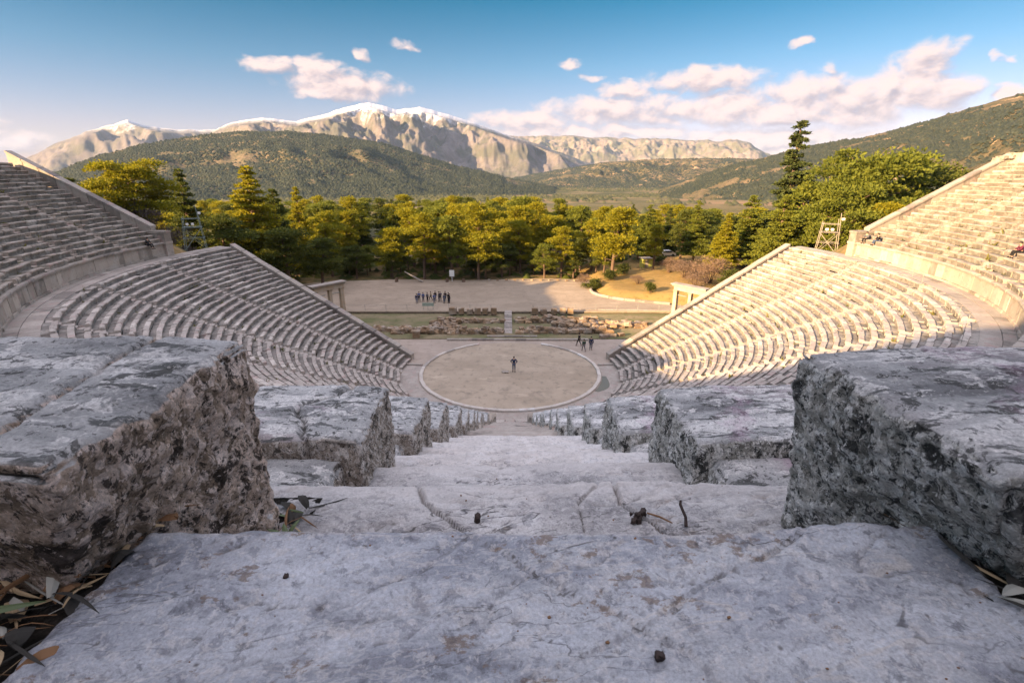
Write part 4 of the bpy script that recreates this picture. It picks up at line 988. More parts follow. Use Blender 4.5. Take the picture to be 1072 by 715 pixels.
def tree_proto(kind, seed, mat):
    rng = np.random.default_rng(seed); R = random.Random(seed); parts = []; tr = MB()
    if kind in ('pine', 'pine_wide'):
        H = 13.0; wide = kind == 'pine_wide'; lean = R.uniform(-.8, .8), R.uniform(-.8, .8)
        top = Vector((lean[0], lean[1], H*.9)); tr.tube([(0, 0, -1.2), (lean[0]*.2, lean[1]*.1, H*.3), (lean[0]*.7, lean[1]*.7, H*.65), top], [.30, .24, .15, .05], 8)
        N = 27 if not wide else 44
        for k in range(N):
            t = (k+.5)/N; zz = H*(.30+.68*t) if not wide else H*(.24+.72*t)
            prof = (sin(pi*min(1, .25+.75*t))**.7) if not wide else (1-.75*max(0, t-.35)**1.3)
            rad_ = (2.9 if not wide else 4.6)*prof*R.uniform(.35, 1.0); a = k*2.399+R.uniform(-.5, .5)
            c = (lean[0]*zz/H+rad_*cos(a), lean[1]*zz/H+rad_*sin(a), zz+R.uniform(-.4, .4)); q = R.choice((.6, .8, 1.0, 1.3, 1.65))*R.uniform(.85, 1.1)*(1.2 if wide else 1.05)
            parts.append(tufts(rng, c, (q*1.2, q*1.2, q*.58), int(330*q*q), .32))
            b = Vector((lean[0]*zz/H*.8, lean[1]*zz/H*.8, zz-.35*rad_-.3)); tr.tube([b, b.lerp(Vector(c), .6)+Vector((0, 0, -.2)), Vector(c)], [.085, .05, .02], 5, False)
    elif kind in ('cone', 'fir'):
        H = 15.0 if kind == 'cone' else 24.0; Rb = 3.4 if kind == 'cone' else 2.7
        tr.tube([(0, 0, -1.2), (0, 0, H*.5), (.1, 0, H*.99)], [.32, .2, .03], 8)
        lv = 20 if kind == 'cone' else 40
        for k in range(lv):
            t = k/(lv-1); zz = H*(.12+.86*t); rr = Rb*((1-t)**.75*.95+.07)*(1 if kind == 'cone' else R.uniform(.55, 1.35))
            nb = max(2, int((7 if kind == 'cone' else 6)*(1-t*.6)))
            for j in range(nb):
                a = j*2*pi/nb+k*1.1+R.uniform(-.9, .9)
                if kind == 'fir' and R.random() < .2: continue
                L = rr*R.uniform(.6, 1.12); q = max(.32, .30*rr*R.uniform(.8, 1.2))
                tip = Vector((L*cos(a), L*sin(a), zz+R.uniform(-.35, .5)*(2.2 if kind == 'fir' else 1)+.12*L)); 
                for f in ((.5, 1), (.9, .8)) if L > .8 else ((.7, 1),):
                    c = Vector((0, 0, zz)).lerp(tip, f[0]); parts.append(tufts(rng, tuple(c), (q*f[1]*1.2, q*f[1]*1.2, q*.55*f[1]), int((220 if kind == 'cone' else 420)*q*f[1])+14, .30, up=.5 if kind == 'cone' else .1))
                tr.tube([(0, 0, zz-.1), tuple(tip)], [.05, .012], 4, False)
    elif kind == 'shrub':
        H = 2.2
        for k in range(12):
            a = k*2.4; rr = R.uniform(0, 1.1); c = (rr*cos(a), rr*sin(a), R.uniform(.4, 1.7)*(1-.25*rr)); q = R.uniform(.45, .8)
            parts.append(tufts(rng, c, (q, q, q*.8), int(330*q), .2)); tr.tube([(0, 0, -.5), (c[0]*.6, c[1]*.6, c[2]*.6), c], [.05, .035, .01], 5, False)
    elif kind == 'bare':
        for k in range(26):
            a = k*2.4; rr = R.uniform(.2, 1.8); c = (rr*cos(a), rr*sin(a), R.uniform(1.2, 3.0)*(1-.12*rr))
            tr.tube([(0, 0, -.5), (c[0]*.45, c[1]*.45, c[2]*.5), c], [.05, .03, .008], 4, False); parts.append(tufts(rng, c, (.7, .7, .6), 110, .32, asp=.10))
    V = np.concatenate(parts); F = np.arange(len(V), dtype=np.int32).reshape(-1, 4)
    cm = npmesh('crown', V, F, 4); cm.materials.append(mat)
    tm = tr.mesh('trunk'); tm.materials.append(BARK)
    return tm, cm
PR = {('pine', i): tree_proto('pine', 20+i, PINE) for i in range(4)}
PR.update({('wide', i): tree_proto('pine_wide', 40+i, PINE_G) for i in range(2)})
PR.update({('dark', i): (PR[('pine', i)][0], PR[('pine', i)][1].copy()) for i in range(3)})
PR.update({('cone', i): tree_proto('cone', 60+i, PINE) for i in range(2)})
PR.update({('coned', i): (PR[('cone', i)][0], PR[('cone', i)][1].copy()) for i in range(2)})
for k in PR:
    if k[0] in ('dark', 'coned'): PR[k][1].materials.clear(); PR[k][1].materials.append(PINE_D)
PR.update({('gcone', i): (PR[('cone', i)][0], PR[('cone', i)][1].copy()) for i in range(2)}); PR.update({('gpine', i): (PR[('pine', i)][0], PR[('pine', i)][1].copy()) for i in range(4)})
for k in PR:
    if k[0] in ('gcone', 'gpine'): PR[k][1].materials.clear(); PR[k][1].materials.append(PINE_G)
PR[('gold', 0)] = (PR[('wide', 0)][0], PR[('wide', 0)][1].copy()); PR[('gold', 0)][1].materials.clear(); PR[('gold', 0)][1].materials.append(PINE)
PR[('fir', 0)] = tree_proto('fir', 71, FIR)
PR[('shrub', 0)] = tree_proto('shrub', 80, SHRUB); PR[('shrub', 1)] = tree_proto('shrub', 81, SHRUB)
PR[('bare', 0)] = tree_proto('bare', 85, DRYSHRUB); PR[('grey', 0)] = tree_proto('bare', 86, BARESHRUB)
NAT = dict(gold=13.2, gcone=15.2, gpine=13.2, pine=13.2, wide=13.2, dark=13.2, cone=15.2, coned=15.2, fir=24.2, shrub=2.3, bare=3.1, grey=3.1)
NAME = dict(gold='pine_tree', gcone='conifer_tree', gpine='pine_tree', pine='pine_tree', wide='pine_tree', dark='pine_tree', cone='conifer_tree', coned='conifer_tree', fir='fir_tree', shrub='shrub', bare='shrub', grey='shrub')
placed = []
def tree(kind, var, x, y, h, label, group=None, wid=1.0, z=None):
    tm, cm = PR[(kind, var)]; t = empty(NAME[kind], (x, y, (mz(x, y) if z is None else z)), R_.uniform(0, 6.28)); s = h/NAT[kind]; t.scale = (s*wid, s*wid, s)
    tag(t, label, 'tree' if 'tree' in NAME[kind] else 'shrub', group)
    link('trunk' if 'tree' in NAME[kind] else 'stem', tm, None, t); link('crown' if 'tree' in NAME[kind] else 'foliage', cm, None, t); placed.append((x, y, h*.2)); return t
def tpx(kind, var, px, ytop, Y, label, wid=1.0, group=None):
    zt = ztop(ytop, Y); x = at(px, Y, zt*.5); z = mz(x, Y); tree(kind, var, x, Y, zt-z+.2, label, group, wid)
# trees one can pick out
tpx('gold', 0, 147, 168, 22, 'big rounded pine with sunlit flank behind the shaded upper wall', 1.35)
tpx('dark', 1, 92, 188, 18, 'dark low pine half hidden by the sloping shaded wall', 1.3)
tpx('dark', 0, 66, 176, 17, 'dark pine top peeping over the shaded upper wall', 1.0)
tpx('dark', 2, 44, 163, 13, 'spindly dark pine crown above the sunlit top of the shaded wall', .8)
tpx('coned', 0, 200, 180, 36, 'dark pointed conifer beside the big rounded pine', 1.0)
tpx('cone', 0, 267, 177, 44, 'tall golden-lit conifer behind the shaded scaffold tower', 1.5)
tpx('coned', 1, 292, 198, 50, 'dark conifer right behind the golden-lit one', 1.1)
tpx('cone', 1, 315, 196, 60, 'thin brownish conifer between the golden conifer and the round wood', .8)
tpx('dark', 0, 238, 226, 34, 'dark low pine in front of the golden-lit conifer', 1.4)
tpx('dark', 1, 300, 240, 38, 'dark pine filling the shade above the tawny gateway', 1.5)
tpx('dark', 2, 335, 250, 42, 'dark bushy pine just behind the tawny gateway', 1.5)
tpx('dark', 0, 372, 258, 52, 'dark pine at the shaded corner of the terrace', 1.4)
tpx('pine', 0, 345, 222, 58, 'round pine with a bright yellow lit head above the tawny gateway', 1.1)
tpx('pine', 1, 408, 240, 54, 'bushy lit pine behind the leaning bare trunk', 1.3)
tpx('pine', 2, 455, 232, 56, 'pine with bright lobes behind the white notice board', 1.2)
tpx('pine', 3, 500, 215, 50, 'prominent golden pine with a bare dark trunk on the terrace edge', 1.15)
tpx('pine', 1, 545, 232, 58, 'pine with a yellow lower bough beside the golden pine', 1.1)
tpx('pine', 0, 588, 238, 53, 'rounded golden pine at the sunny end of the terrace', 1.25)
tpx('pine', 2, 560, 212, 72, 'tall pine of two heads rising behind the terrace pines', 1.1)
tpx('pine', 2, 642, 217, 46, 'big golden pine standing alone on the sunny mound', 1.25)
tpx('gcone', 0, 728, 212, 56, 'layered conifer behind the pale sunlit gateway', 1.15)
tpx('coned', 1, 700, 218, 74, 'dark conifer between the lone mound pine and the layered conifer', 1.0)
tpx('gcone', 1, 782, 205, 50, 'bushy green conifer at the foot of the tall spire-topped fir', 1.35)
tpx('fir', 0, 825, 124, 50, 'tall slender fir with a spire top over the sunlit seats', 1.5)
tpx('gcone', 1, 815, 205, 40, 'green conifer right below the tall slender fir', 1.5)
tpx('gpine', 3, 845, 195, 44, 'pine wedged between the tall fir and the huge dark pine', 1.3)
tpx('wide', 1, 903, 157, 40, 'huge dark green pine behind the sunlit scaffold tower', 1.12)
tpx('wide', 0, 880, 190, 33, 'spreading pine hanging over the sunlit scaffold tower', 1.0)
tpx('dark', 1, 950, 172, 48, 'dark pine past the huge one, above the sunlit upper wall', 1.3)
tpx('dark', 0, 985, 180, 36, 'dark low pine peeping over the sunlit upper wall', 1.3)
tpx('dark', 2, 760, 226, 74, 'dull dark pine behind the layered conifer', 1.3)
for kind, px, Y, h, lab, wid in (('shrub', 622, 40.5, 2.6, 'golden-green bush at the curved kerb of the terrace', 1.3), ('bare', 611, 43.5, 2.6, 'small brownish bush next to the golden-green bush', .9), ('shrub', 681, 33.0, 2.2, 'dark green bush beside the pale garden steps', .8),
                                 ('bare', 741, 36, 4.6, 'reddish leafless bush behind the pale gateway', 1.1), ('bare', 700, 48, 3.0, 'dull leafless bush on the mound near the parked car', 1.2), ('shrub', 763, 33, 3.4, 'green bush between the reddish bush and the sunlit coping', .9), ('bare', 727, 33, 3.0, 'reddish low bush close against the pale gateway', 1.2),
                                 ('shrub', 638, 44, 2.4, 'green bush at the foot of the lone mound pine', 1.2)):
    x = at(px, Y, 2); tree(kind, (0 if kind != 'shrub' else R_.randint(0, 1)), x, Y, h, lab, None, wid)
for px, Y, h in ((150, 20, 4.5), (172, 22, 4.2), (190, 25, 4.0)):
    x = at(px, Y, 12); tree('grey', 0, x, Y, h, {150: 'leafless dark bush below the big rounded pine', 172: 'middle leafless dark bush behind the shaded end pier', 190: 'leafless dark bush next to the shaded scaffold tower'}[px], 'leafless bushes behind the shaded pier', 1.3)
for kind, var, px, Y, h, lab, wid in (('pine', 0, 684, 52, 9.5, 'small golden pine on the mound between the lone pine and the layered conifer', 1.0), ('dark', 1, 712, 62, 11, 'dark pine shading the parked car', 1.1), ('pine', 3, 620, 56, 11, 'golden pine at the corner where the kerb meets the wood', 1.1), ('dark', 0, 668, 68, 12, 'dark pine behind the yellow-green hut', 1.2), ('cone', 0, 755, 45, 11, 'small green conifer above the reddish bush', 1.3)):
    tree(kind, var, at(px, Y, 3), Y, h, lab, None, wid)
for kind, px, Y, h, lab, wid in (('shrub', 652, 50, 2.6, 'green bush behind the lone pine trunk', 1.3), ('shrub', 690, 57, 2.2, 'green bush half hiding the parked car', 1.4), ('bare', 716, 42, 3.2, 'brownish bush on the mound above the pale gateway', 1.3), ('shrub', 727, 44, 2.8, 'green bush on the mound above the pale gateway', 1.2), ('bare', 668, 40, 1.6, 'low brownish bush on the mound beside the garden steps', 1.4)):
    tree(kind, 0, at(px, Y, 2), Y, h, lab, None, wid)
rw = random.Random(9); n_ = 0
for _ in range(4000):
    if n_ >= 34: break
    Y = rw.uniform(50.5, 63); px = rw.uniform(345, 640); x = at(px, Y, 4)
    if any((x-a)**2+(Y-b)**2 < 3.2 for a, b, c in placed): continue
    kd = rw.choice(('dark', 'gpine', 'dark', 'shrub')); h = rw.uniform(4.5, 8) if kd != 'shrub' else rw.uniform(1.8, 3.2)
    tree(kd, rw.randint(0, 1), x, Y, h, 'young dark pine filling the shade under the terrace pines' if kd == 'dark' else ('young mid-green pine under the terrace pines' if kd == 'gpine' else 'green bush in the shade under the terrace pines'), 'understorey of the wood', rw.uniform(1.2, 1.6)); n_ += 1
# the wood behind
rw = random.Random(3); n_ = 0
for _ in range(9000):
    if n_ >= 175: break
    Y = 51+rw.random()**1.3*110; px = rw.uniform(170, 800); x = at(px, Y, 8)
    if x > 12 and Y < 62 and 18 < x < 48: continue
    if any((x-a)**2+(Y-b)**2 < (2.3+c*.55)**2 for a, b, c in placed): continue
    kind = rw.choices(['pine', 'gpine', 'dark', 'gcone', 'coned', 'wide'], [4.4, 2.6, 1.6, .9, .5, .8])[0]
    zt = min(ztop(rw.uniform(203, 228)+(10 if px > 620 else 0), Y), rw.uniform(11, 16)+tz(x, Y)); h = zt-tz(x, Y)
    if h < 6: continue
    tree(kind, rw.randint(0, {'pine': 3, 'gpine': 3, 'dark': 2}.get(kind, 1)), x, Y, h, {'gpine': 'rounded mid-green pine crowded in the wood beyond the terrace', 'pine': 'rounded yellow-green pine crowded in the wood beyond the terrace', 'wide': 'broad pine crowded in the wood beyond the terrace', 'dark': 'dark green pine crowded in the wood beyond the terrace', 'gcone': 'pointed green conifer crowded in the wood beyond the terrace', 'coned': 'pointed dark conifer crowded in the wood beyond the terrace'}[kind], 'trees of the wood beyond the terrace', rw.uniform(1.0, 1.4)); n_ += 1
# wooded slopes outside both end walls
for s in (-1, 1):
    m_ = 0
    for _ in range(3000):
        if m_ >= (12 if s < 0 else 22): break
        Y = rw.uniform(18, 95); x = s*rw.uniform(60, 120)
        if any((x-a)**2+(Y-b)**2 < (2.6+c*.6)**2 for a, b, c in placed): continue
        h = min(rw.uniform(8, 13), ztop(185 if s < 0 else 178, Y)-tz(x, Y))
        if h < 4: continue
        tree('dark' if rw.random() < .6 else 'pine', rw.randint(0, 2), x, Y, h, 'pine on the wooded slope outside the %s end wall' % ('shaded' if s < 0 else 'sunlit'), 'pines on the slope outside the %s wall' % ('shaded' if s < 0 else 'sunlit'), 1.25); m_ += 1

# parked car and hut glimpsed under the trees
def car(loc, rz, label):
    t = empty('parked_car', loc, rz); tag(t, label, 'car'); mb = MB()
    prof = [(-2.05, .35), (-2.1, .75), (-1.9, .95), (-1.35, 1.02), (-.75, 1.45), (.75, 1.48), (1.55, 1.02), (2.05, .85), (2.1, .35)]
    k = len(prof); vs = [(x, s*(.84 if z < 1.1 else .68), z) for s in (-1, 1) for x, z in prof]
    mb.add(vs, [tuple(range(k)), tuple(range(2*k-1, k-1, -1))]+[(i, i+k, (i+1) % k+k, (i+1) % k) for i in range(k)]); mb.obj('body', WHITEP, t)
    G = plain('car_glass', (.02, .025, .03), .1, .1)
    for s in (-1, 1):
        mb = MB(); mb.add([(-1.15, s*.845, 1.04), (1.35, s*.845, 1.04), (.7, s*.70, 1.42), (-.7, s*.70, 1.42)], [(0, 1, 2, 3)]); mb.obj('side_window', G, t)
        for x in (-1.3, 1.3): mb = MB(); mb.tube([(x, s*.66, .33), (x, s*.88, .33)], .33, 14); mb.obj('wheel', CLOTH['black'], t)
x = at(697, 66, 2); car((x, 66, mz(x, 66)+.02), rad(8), 'white parked car glimpsed under the trees past the mound')
x = at(676, 56, 2); t = empty('garden_hut', (x, 56, mz(x, 56)), .2); tag(t, 'small yellow-green hut under the trees behind the lone mound pine', 'hut')
mb = MB(); mb.box((0, 0, .9), (2.2, 1.8, 2.0), 0, .01); mb.obj('wall', plain('hut_paint', (.42, .42, .10), .7, .1), t); mb = MB(); mb.box((0, 0, 2.0), (2.6, 2.2, .14), 0, .01); mb.obj('roof', TIMBER, t); mb = MB(); mb.box((-.3, -.91, .85), (.8, .05, 1.7)); mb.obj('door', TIMBER, t)

# ------------------------------------------------------------------ hills and mountains at their real distance
def skyline(pts, az):
    P = []
    for px, py in pts:
        u, f, d = ray(px, py); P.append((math.atan2(u, f), -d/math.hypot(u, f)))
    P = np.array(sorted(P)); return np.interp(az, P[:, 0], P[:, 1])
def hill(name, pts, d0, front, back, zb, amp, mat, nA, nT, seed, gul=3.0, jag=0.0, expo=1.25, dist_var=.06, spurs=()):
    azs = [math.atan2(ray(p[0], p[1])[0], ray(p[0], p[1])[1]) for p in pts]; a0, a1 = min(azs), max(azs)
    az = np.linspace(a0, a1, nA); A = len(az)
    e = skyline(pts, az); e = e+jag*fbm(np.stack([az*90, az*0, az*0+seed], 1), 5, seed, .6)
    dr = d0*(1+dist_var*fbm(np.stack([az*4, az*0, az*0+seed], 1), 3, seed+1)); zr = CH+dr*e
    T = np.concatenate([np.linspace(0, 1, nT), 1+np.linspace(0, 1, nT//4)[1:]]); rows = []
    fade = ss(0, .04, (az-a0)/(a1-a0))*ss(0, .04, (a1-az)/(a1-a0))
    for t in T:
        if t <= 1:
            d = dr-front*(1-t); base = zb+(zr-zb)*t**expo
            P = np.stack([az*d0/ (front)*gul, np.full(A, t*2.6)+az*2, np.full(A, seed*1.7)], 1)
            r = 1-np.abs(fbm(P, 5, seed, .52))*2.4; q = fbm(P*np.array([3., 5., 1]), 4, seed+7)
            z = base+(r*amp+q*amp*.45+fbm(P*9, 4, seed+11, .6)*amp*.16)*(t*(1-t)*4)**1.1*np.clip((zr-zb)/np.maximum(1, (zr-zb).max()), .15, 1)-amp*.55*(1-t)*t*2
            for (pa, pb, wl, wr, hh, t0) in spurs:
                aa = math.atan2(ray(pa, 150)[0], ray(pa, 150)[1]); ab = math.atan2(ray(pb, 150)[0], ray(pb, 150)[1]); c_ = ab+(aa-ab)*t+.012*math.sin(t*14+pa)
                kf = (az-c_)/rad(.103); k2 = np.where(kf < 0, np.maximum(0, 1+kf/wl), np.maximum(0, 1-kf/wr))
                z = z+hh*k2*ss(t0, t0+.25, t)*ss(1.0, .75, t)
            lim = CH+d*e*(.86+.14*t); z = np.where(t < 1, np.minimum(z, lim+np.minimum(0, (z-lim))*.0), z)
        else:
            d = dr+back*(t-1); z = zr+(zb-zr)*ss(0, 1, t-1)
        rows.append(np.stack([np.sin(az)*d, -CD+np.cos(az)*d, z], 1))
    G = np.stack(rows, 0); nt = len(T); i = np.arange(nt*A).reshape(nt, A); F = np.stack([i[:-1, :-1], i[:-1, 1:], i[1:, 1:], i[1:, :-1]], -1).reshape(-1, 4)
    tag(link(name, npmesh(name, G.reshape(-1, 3), F, 4), mat, smooth=True), kind='structure')
    return G[:nT]
def rock_mat(name, a, b, snow=None, veg=None, sc=.004, spots=None):
    m = M(name, .95, .1); p = m.pos(); n = m.noise(p, sc, 7, .65); c = m.mix(m.mr(n, .35, .65), a, b)
    if veg: c = m.mix(m.mr(m.noise(m.map(p, loc=(99, 3, 5)), sc*2.2, 7, .65), .42, .6, 0, .85), c, veg)
    if spots: c = m.mix(m.mr(m.noise(m.map(p, (1, 1, 3.5), (33, 8, 1)), sc*1.6, 7, .68), spots[1], spots[1]+.05), c, spots[0])
    c = m.mix(m.mr(m.noise(p, sc*9, 5, .7), .35, .7, 0, .45), c, tuple(x*.5 for x in a))
    if snow:
        z = m.sep(p)[2]; k = m.math('ADD', z, m.math('MULTIPLY', m.math('SUBTRACT', m.noise(p, sc*5, 8, .72), .5), snow[1]))
        c = m.mix(m.mr(k, snow[0], snow[0]+snow[2], 0, .8), c, (.66, .65, .68))
    m.bump(m.noise(p, sc*14, 6, .7), 6, .8)
    return m.col(c)
D_A, D_B = 6000., 7600.
MT = rock_mat('bare_mountain', (.185, .158, .150), (.135, .12, .118), (340, 700, 200), (.085, .088, .065), .0022)
MT2 = rock_mat('far_mountain', (.185, .16, .155), (.145, .13, .127), (380, 700, 200), (.10, .10, .08), .0018)
CL = rock_mat('pale_cliffs', (.27, .215, .18), (.19, .155, .13), None, (.11, .115, .07), .003)
hill('mountains', [(-160, 190), (-60, 182), (0, 176), (40, 160), (60, 150), (90, 138), (120, 130), (134, 125.5), (150, 131), (185, 136.5), (225, 136), (260, 140), (330, 150), (420, 172), (470, 188)], D_B, 3000, 2500, -40, 200, MT2, 420, 110, 3, 5, .0016, spurs=((134, 190, 60, 26, 260, .1), (90, 80, 50, 22, 220, .2), (200, 260, 50, 24, 200, .2)))
hill('mountains', [(150, 185), (190, 160), (215, 142), (235, 131), (250, 126.5), (275, 123.5), (310, 127), (335, 121.5), (360, 113), (386, 107.5), (400, 110.5), (415, 115), (440, 112.5), (470, 120), (500, 130), (530, 141), (560, 150), (600, 165), (640, 180), (680, 192)], D_A, 3300, 2000, -40, 260, MT, 620, 150, 8, 4.2, .0016, 1.1, spurs=((300, 240, 60, 22, 190, .1), (352, 345, 60, 24, 200, .15), (405, 440, 70, 26, 230, .2), (450, 560, 80, 26, 300, .1), (490, 615, 60, 24, 200, .1)))
hill('mountains', [(470, 188), (500, 150), (530, 142), (560, 143), (590, 142), (640, 144.5), (700, 145.5), (750, 148), (772, 145.5), (785, 150), (800, 160), (830, 172), (860, 181), (900, 186), (940, 192)], D_B+500, 1600, 2000, -40, 110, CL, 420, 110, 13, 5, .003, .95, spurs=((600, 640, 50, 22, 110, .1), (680, 700, 50, 22, 110, .1), (740, 765, 50, 18, 130, .1), (775, 800, 40, 18, 110, .1)))
HL = rock_mat('wooded_hill', (.20, .155, .105), (.13, .11, .07), None, (.085, .085, .05), .012)
HR = rock_mat('rocky_hill', (.20, .15, .095), (.13, .11, .065), None, (.075, .075, .042), .014, ((.46, .31, .19), .585))
g1 = hill('hills', [(-260, 196), (-120, 192), (-20, 190), (30, 188), (60, 180), (100, 164), (150, 151.5), (200, 143), (250, 138), (300, 137.5), (350, 142), (400, 150), (440, 162), (480, 174), (510, 181), (540, 188), (580, 196)], 1500, 800, 700, -28, 26, HL, 260, 80, 21, 3, .0015, 1.15)
g2 = hill('hills', [(470, 198), (520, 190), (555, 183), (590, 177), (640, 169.5), (700, 166), (760, 166), (830, 168), (900, 172), (980, 186), (1060, 196)], 2600, 1100, 800, -30, 50, HR, 260, 80, 25, 4, .0015, 1.2)
g3 = hill('hills', [(690, 200), (730, 185), (770, 172), (800, 165), (830, 157), (860, 151), (900, 145), (950, 133), (1000, 118), (1040, 106), (1072, 97), (1150, 78), (1260, 66), (1400, 70)], 1000, 640, 500, -26, 34, HR, 260, 90, 29, 3.5, .002, 1.1)
OCT = np.array([(1, 0, 0), (0, 1, 0), (-1, 0, 0), (0, -1, 0), (0, 0, 1.0)])
OF = np.array([(0, 1, 4), (1, 2, 4), (2, 3, 4), (3, 0, 4)])
def scatter(name, P, smin, smax, mat, rng, hz=.9):
    n = len(P); s = rng.uniform(smin, smax, (n, 1, 1)); a = rng.uniform(0, 6.28, n); c, q = np.cos(a), np.sin(a)
    V = OCT[None]*s*rng.uniform(.65, 1.3, (n, 5, 1)); V[..., 2] *= hz
    X = V[..., 0]*c[:, None]-V[..., 1]*q[:, None]; Y = V[..., 0]*q[:, None]+V[..., 1]*c[:, None]
    V = np.stack([X, Y, V[..., 2]-.15*s[:, :, 0]], -1)+P[:, None]; F = OF[None]+np.arange(n)[:, None, None]*5
    return tag(link(name, npmesh(name, V.reshape(-1, 3), F.reshape(-1, 3), 3), mat), kind='stuff')
def hill_pts(G, n, rng, thr, sc, seed, tmin=0, clear=None):
    nt, A, _ = G.shape; u = rng.uniform(tmin*(nt-1), nt-1.001, n*3); w = rng.uniform(0, A-1.001, n*3); i = u.astype(int); j = w.astype(int); fu = (u-i)[:, None]; fw = (w-j)[:, None]
    P = (G[i, j]*(1-fu)+G[i+1, j]*fu)*(1-fw)+(G[i, j+1]*(1-fu)+G[i+1, j+1]*fu)*fw
    k = fbm(P*np.array([sc, sc, sc*2]), 4, seed)+rng.uniform(-.25, .25, len(P)) > thr
    return P[k][:n]
sr = np.random.default_rng(77)
scatter('woodland', hill_pts(g1, 70000, sr, -.25, .013, 4), 2.0, 4.6, SCRUB, sr)
scatter('scrub', hill_pts(g2, 30000, sr, -.05, .006, 5), 3, 6.5, SCRUB, sr, .7)
scatter('scrub', hill_pts(g3, 52000, sr, -.06, .014, 6), 1.3, 3.4, SCRUB, sr)
d = 150+sr.random(60000)**.8*2300; a = sr.uniform(-.95, .95, 60000); P = np.stack([np.sin(a)*d, -CD+np.cos(a)*d], 1)
k = (fbm(np.stack([P[:, 0]*.006, P[:, 1]*.006, P[:, 0]*0], 1), 4, 8)+sr.uniform(-.2, .2, len(P)) > -.06) & (P[:, 1] > 120); P = P[k]
scatter('grove', np.c_[P, terrain(P[:, 0], P[:, 1])+.8], 1.6, 4.4, OLIVE, sr, .8)
P = np.stack([sr.uniform(-130, 130, 5000), sr.uniform(48, 170, 5000)], 1); P = P[(np.abs(P[:, 0]) > 48) | (P[:, 1] > 52)]
scatter('undergrowth', np.c_[P, terrain(P[:, 0], P[:, 1])+.2], .5, 1.3, PINE_D, sr, .8)
# ------------------------------------------------------------------ sky with clouds, sun, air, camera
W = bpy.data.worlds.new('World'); SC.world = W; W.use_nodes = True; nt = W.node_tree; nt.nodes.clear()
class WN(M):
    def __init__(s): s.t = nt
w = WN(); out = w.n('OutputWorld'); bg = w.n('Background'); nt.links.new(bg.outputs[0], out.inputs[0])
sky = w.n('TexSky'); sky.sky_type = 'NISHITA'; sky.sun_disc = False; sky.sun_elevation = SUN_EL; sky.sun_rotation = pi+SUN_AZ
sky.altitude = 300; sky.air_density = 1.0; sky.dust_density = .8; sky.ozone_density = 3.0
tcw = w.n('TexCoord').outputs['Generated']; xyz = w.sep(tcw)
az = w.math('MULTIPLY', w.math('ARCTAN2', xyz[0], xyz[1]), 57.2958); el = w.math('MULTIPLY', w.math('ARCSINE', xyz[2]), 57.2958)
def ang(px, py):
    u, f, d = ray(px, py); return math.degrees(math.atan2(u, f)), math.degrees(math.atan2(-d, math.hypot(u, f)))
CLOUDS = [(281, 69, 26, 9), (330, 70, 26, 11), (362, 90, 56, 16), (345, 97, 40, 10), (424, 47, 17, 7), (379, 58, 9, 7), (598, 68, 14, 6), (622, 82, 16, 5), (550, 126, 50, 11), (640, 117, 85, 16), (715, 118, 60, 12), (656, 97, 26, 10),
          (735, 84, 62, 14), (770, 112, 60, 20), (815, 122, 80, 16), (850, 100, 60, 22), (900, 108, 70, 26), (950, 92, 48, 26), (968, 62, 34, 20), (990, 100, 40, 18), (840, 46, 13, 6), (1062, 96, 24, 9), (1053, 57, 9, 5), (20, 149, 40, 11), (-40, 140, 60, 18), (600, 140, 120, 8), (800, 146, 120, 12), (865, 70, 12, 8), (1130, 80, 50, 16), (-120, 90, 60, 20)]
cb = w.n('CombineXYZ'); w.set(cb.inputs[0], az); w.set(cb.inputs[1], w.math('MULTIPLY', el, 1.5)); P2 = cb.outputs[0]
def dens(off):
    pa = w.map(P2, (1, 1, 1), off); s = w.sep(pa); wx = w.math('ADD', s[0], w.math('MULTIPLY', w.math('SUBTRACT', w.noise(pa, .35, 3, .5), .5), 3.2)); wy = w.math('ADD', s[1], w.math('MULTIPLY', w.math('SUBTRACT', w.noise(w.map(pa, (1, 1, 1), (31, 7, 3)), .4, 3, .5), .5), 2.4))
    M_ = None
    for px, py, rx, ry in CLOUDS:
        a, e = ang(px, py); dpx = abs(ang(px+rx, py)[0]-a); dpy = abs(ang(px, py+ry)[1]-e)*1.5
        q = w.math('SUBTRACT', 1.0, w.math('ADD', w.math('POWER', w.math('ABSOLUTE', w.math('DIVIDE', w.math('SUBTRACT', wx, a), dpx)), 2.0), w.math('POWER', w.math('ABSOLUTE', w.math('DIVIDE', w.math('SUBTRACT', wy, e*1.5), dpy)), 2.0)))
        q = w.math('SUBTRACT', q, .42) if rx < 20 else q
        M_ = q if M_ is None else w.math('SMOOTH_MAX', M_, q, .25)
    f = w.math('MULTIPLY', w.math('SUBTRACT', w.noise(pa, .42, 10, .62, .5), .5), 3.0)
    return w.math('ADD', w.math('MAXIMUM', M_, -1.2), f), w.noise(pa, .42, 5, .5)
d0, n0 = dens((0, 0, 0)); d1, n1 = dens((-.55, .95, 0))
cover = w.math('MULTIPLY', w.mr(d0, -.60, .85, 0, .96), w.mr(w.noise(w.map(P2, (1, 1.6, 1), (3, 9, 2)), 1.6, 6, .65), .25, .5, .72, 1))
lit = w.math('SUBTRACT', n0, w.noise(w.map(P2, (1, 1, 1), (.7, -1.1, 0)), .42, 5, .5))
lum = w.mr(w.math('ADD', w.math('MULTIPLY', lit, .9), w.math('MULTIPLY', w.math('SUBTRACT', d0, d1), .42)), -.42, .30)
CLOUD_D, CLOUD_L = (1.95, 1.6, 1.75), (4.0, 3.05, 2.75)
cl = w.mix(lum, CLOUD_D, CLOUD_L)
tint = w.ramp(w.mr(el, 0, 40, 0, 1, False), [(0, (.92, .575, .61)), (.10, (.76, .51, .555)), (.25, (.33, .44, .48)), (.39, (.01, .31, .365)), (.8, (.01, .30, .36))])
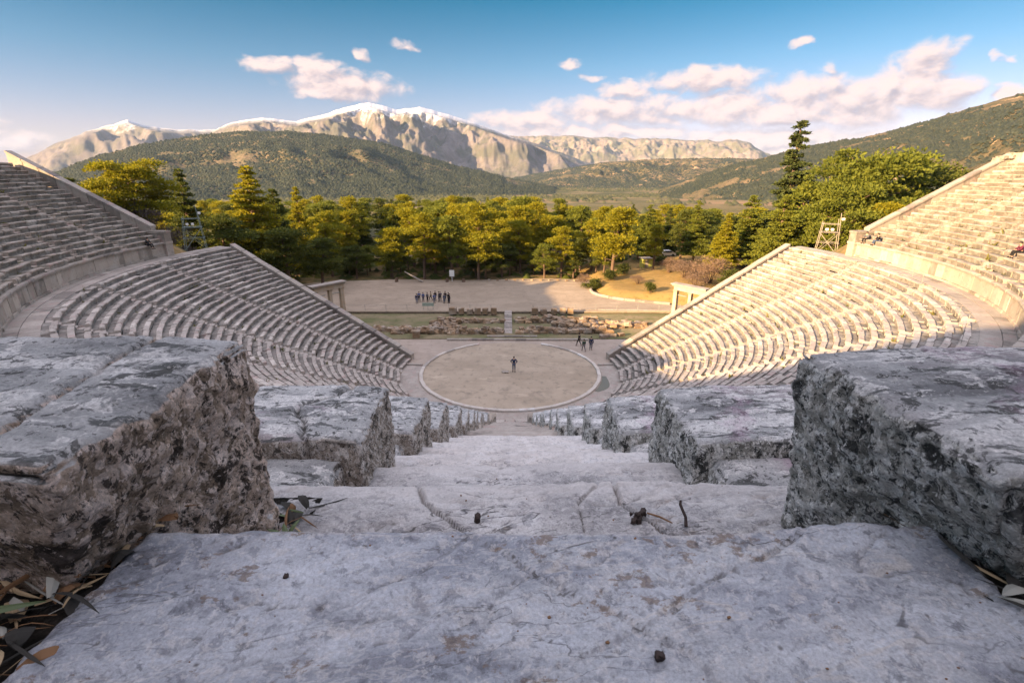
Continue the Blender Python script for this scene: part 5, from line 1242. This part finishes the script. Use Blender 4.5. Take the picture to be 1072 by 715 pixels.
SKYC = w.mix(1.0, sky.outputs[0], tint, 'MULTIPLY')
# unseen bright cloud sheet added above the frame to lift the shaded areas
fill_veil = w.mr(w.math('ADD', el, w.math('MULTIPLY', w.math('SUBTRACT', w.noise(tcw, 3.0, 6, .6), .5), 26)), 24, 44, 0, .96)
SKYC = w.mix(fill_veil, SKYC, (5.5, 5.25, 6.1))
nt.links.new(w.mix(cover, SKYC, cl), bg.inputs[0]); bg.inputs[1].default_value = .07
L = bpy.data.lights.new('sun', 'SUN'); L.energy = 5.0; L.angle = rad(.53); L.color = (1, .68, .36); lo = bpy.data.objects.new('sun', L); COL.objects.link(lo)
sd = Vector((-sin(SUN_AZ)*cos(SUN_EL), -cos(SUN_AZ)*cos(SUN_EL), sin(SUN_EL))); lo.rotation_euler = sd.to_track_quat('Z', 'Y').to_euler(); lo.location = sd*300
cam = bpy.data.cameras.new('camera'); co = bpy.data.objects.new('camera', cam); COL.objects.link(co); SC.camera = co
co.location = (0, -CD, CH); co.rotation_euler = (pi/2-PITCH, 0, 0); cam.sensor_width = 36; cam.lens = 36*FPX/1072; cam.clip_start = .02; cam.clip_end = 40000; cam.shift_x = 2/1072
cam.dof.use_dof = True; cam.dof.focus_distance = 1.3; cam.dof.aperture_fstop = 16
hz = M('haze_air'); hz.t.nodes.clear(); o_ = hz.n('OutputMaterial'); v_ = hz.n('VolumePrincipled'); hz.t.links.new(v_.outputs[0], o_.inputs['Volume'])
v_.inputs['Color'].default_value = (.42, .62, .95, 1); v_.inputs['Density'].default_value = 2.9e-5; v_.inputs['Anisotropy'].default_value = .0
bb = [v for o in COL.objects if o.type == 'MESH' and o.get('kind') == 'structure' for v in o.bound_box]
zlo, zhi, ext = min(v[2] for v in bb)-1, max(v[2] for v in bb)+15, max(max(abs(v[0]), abs(v[1])) for v in bb)+50
mb = MB(); mb.box((0, 0, (zlo+zhi)/2), (2*ext, 2*ext, zhi-zlo)); tag(mb.obj('haze', hz.m), kind='stuff')
SC.view_settings.view_transform = 'Standard'; SC.view_settings.look = 'None'; SC.view_settings.gamma = 1; SC.view_settings.exposure = 2.1
SC.cycles.use_denoising = True; SC.cycles.max_bounces = 6; SC.cycles.diffuse_bounces = 3; SC.cycles.sample_clamp_indirect = 6
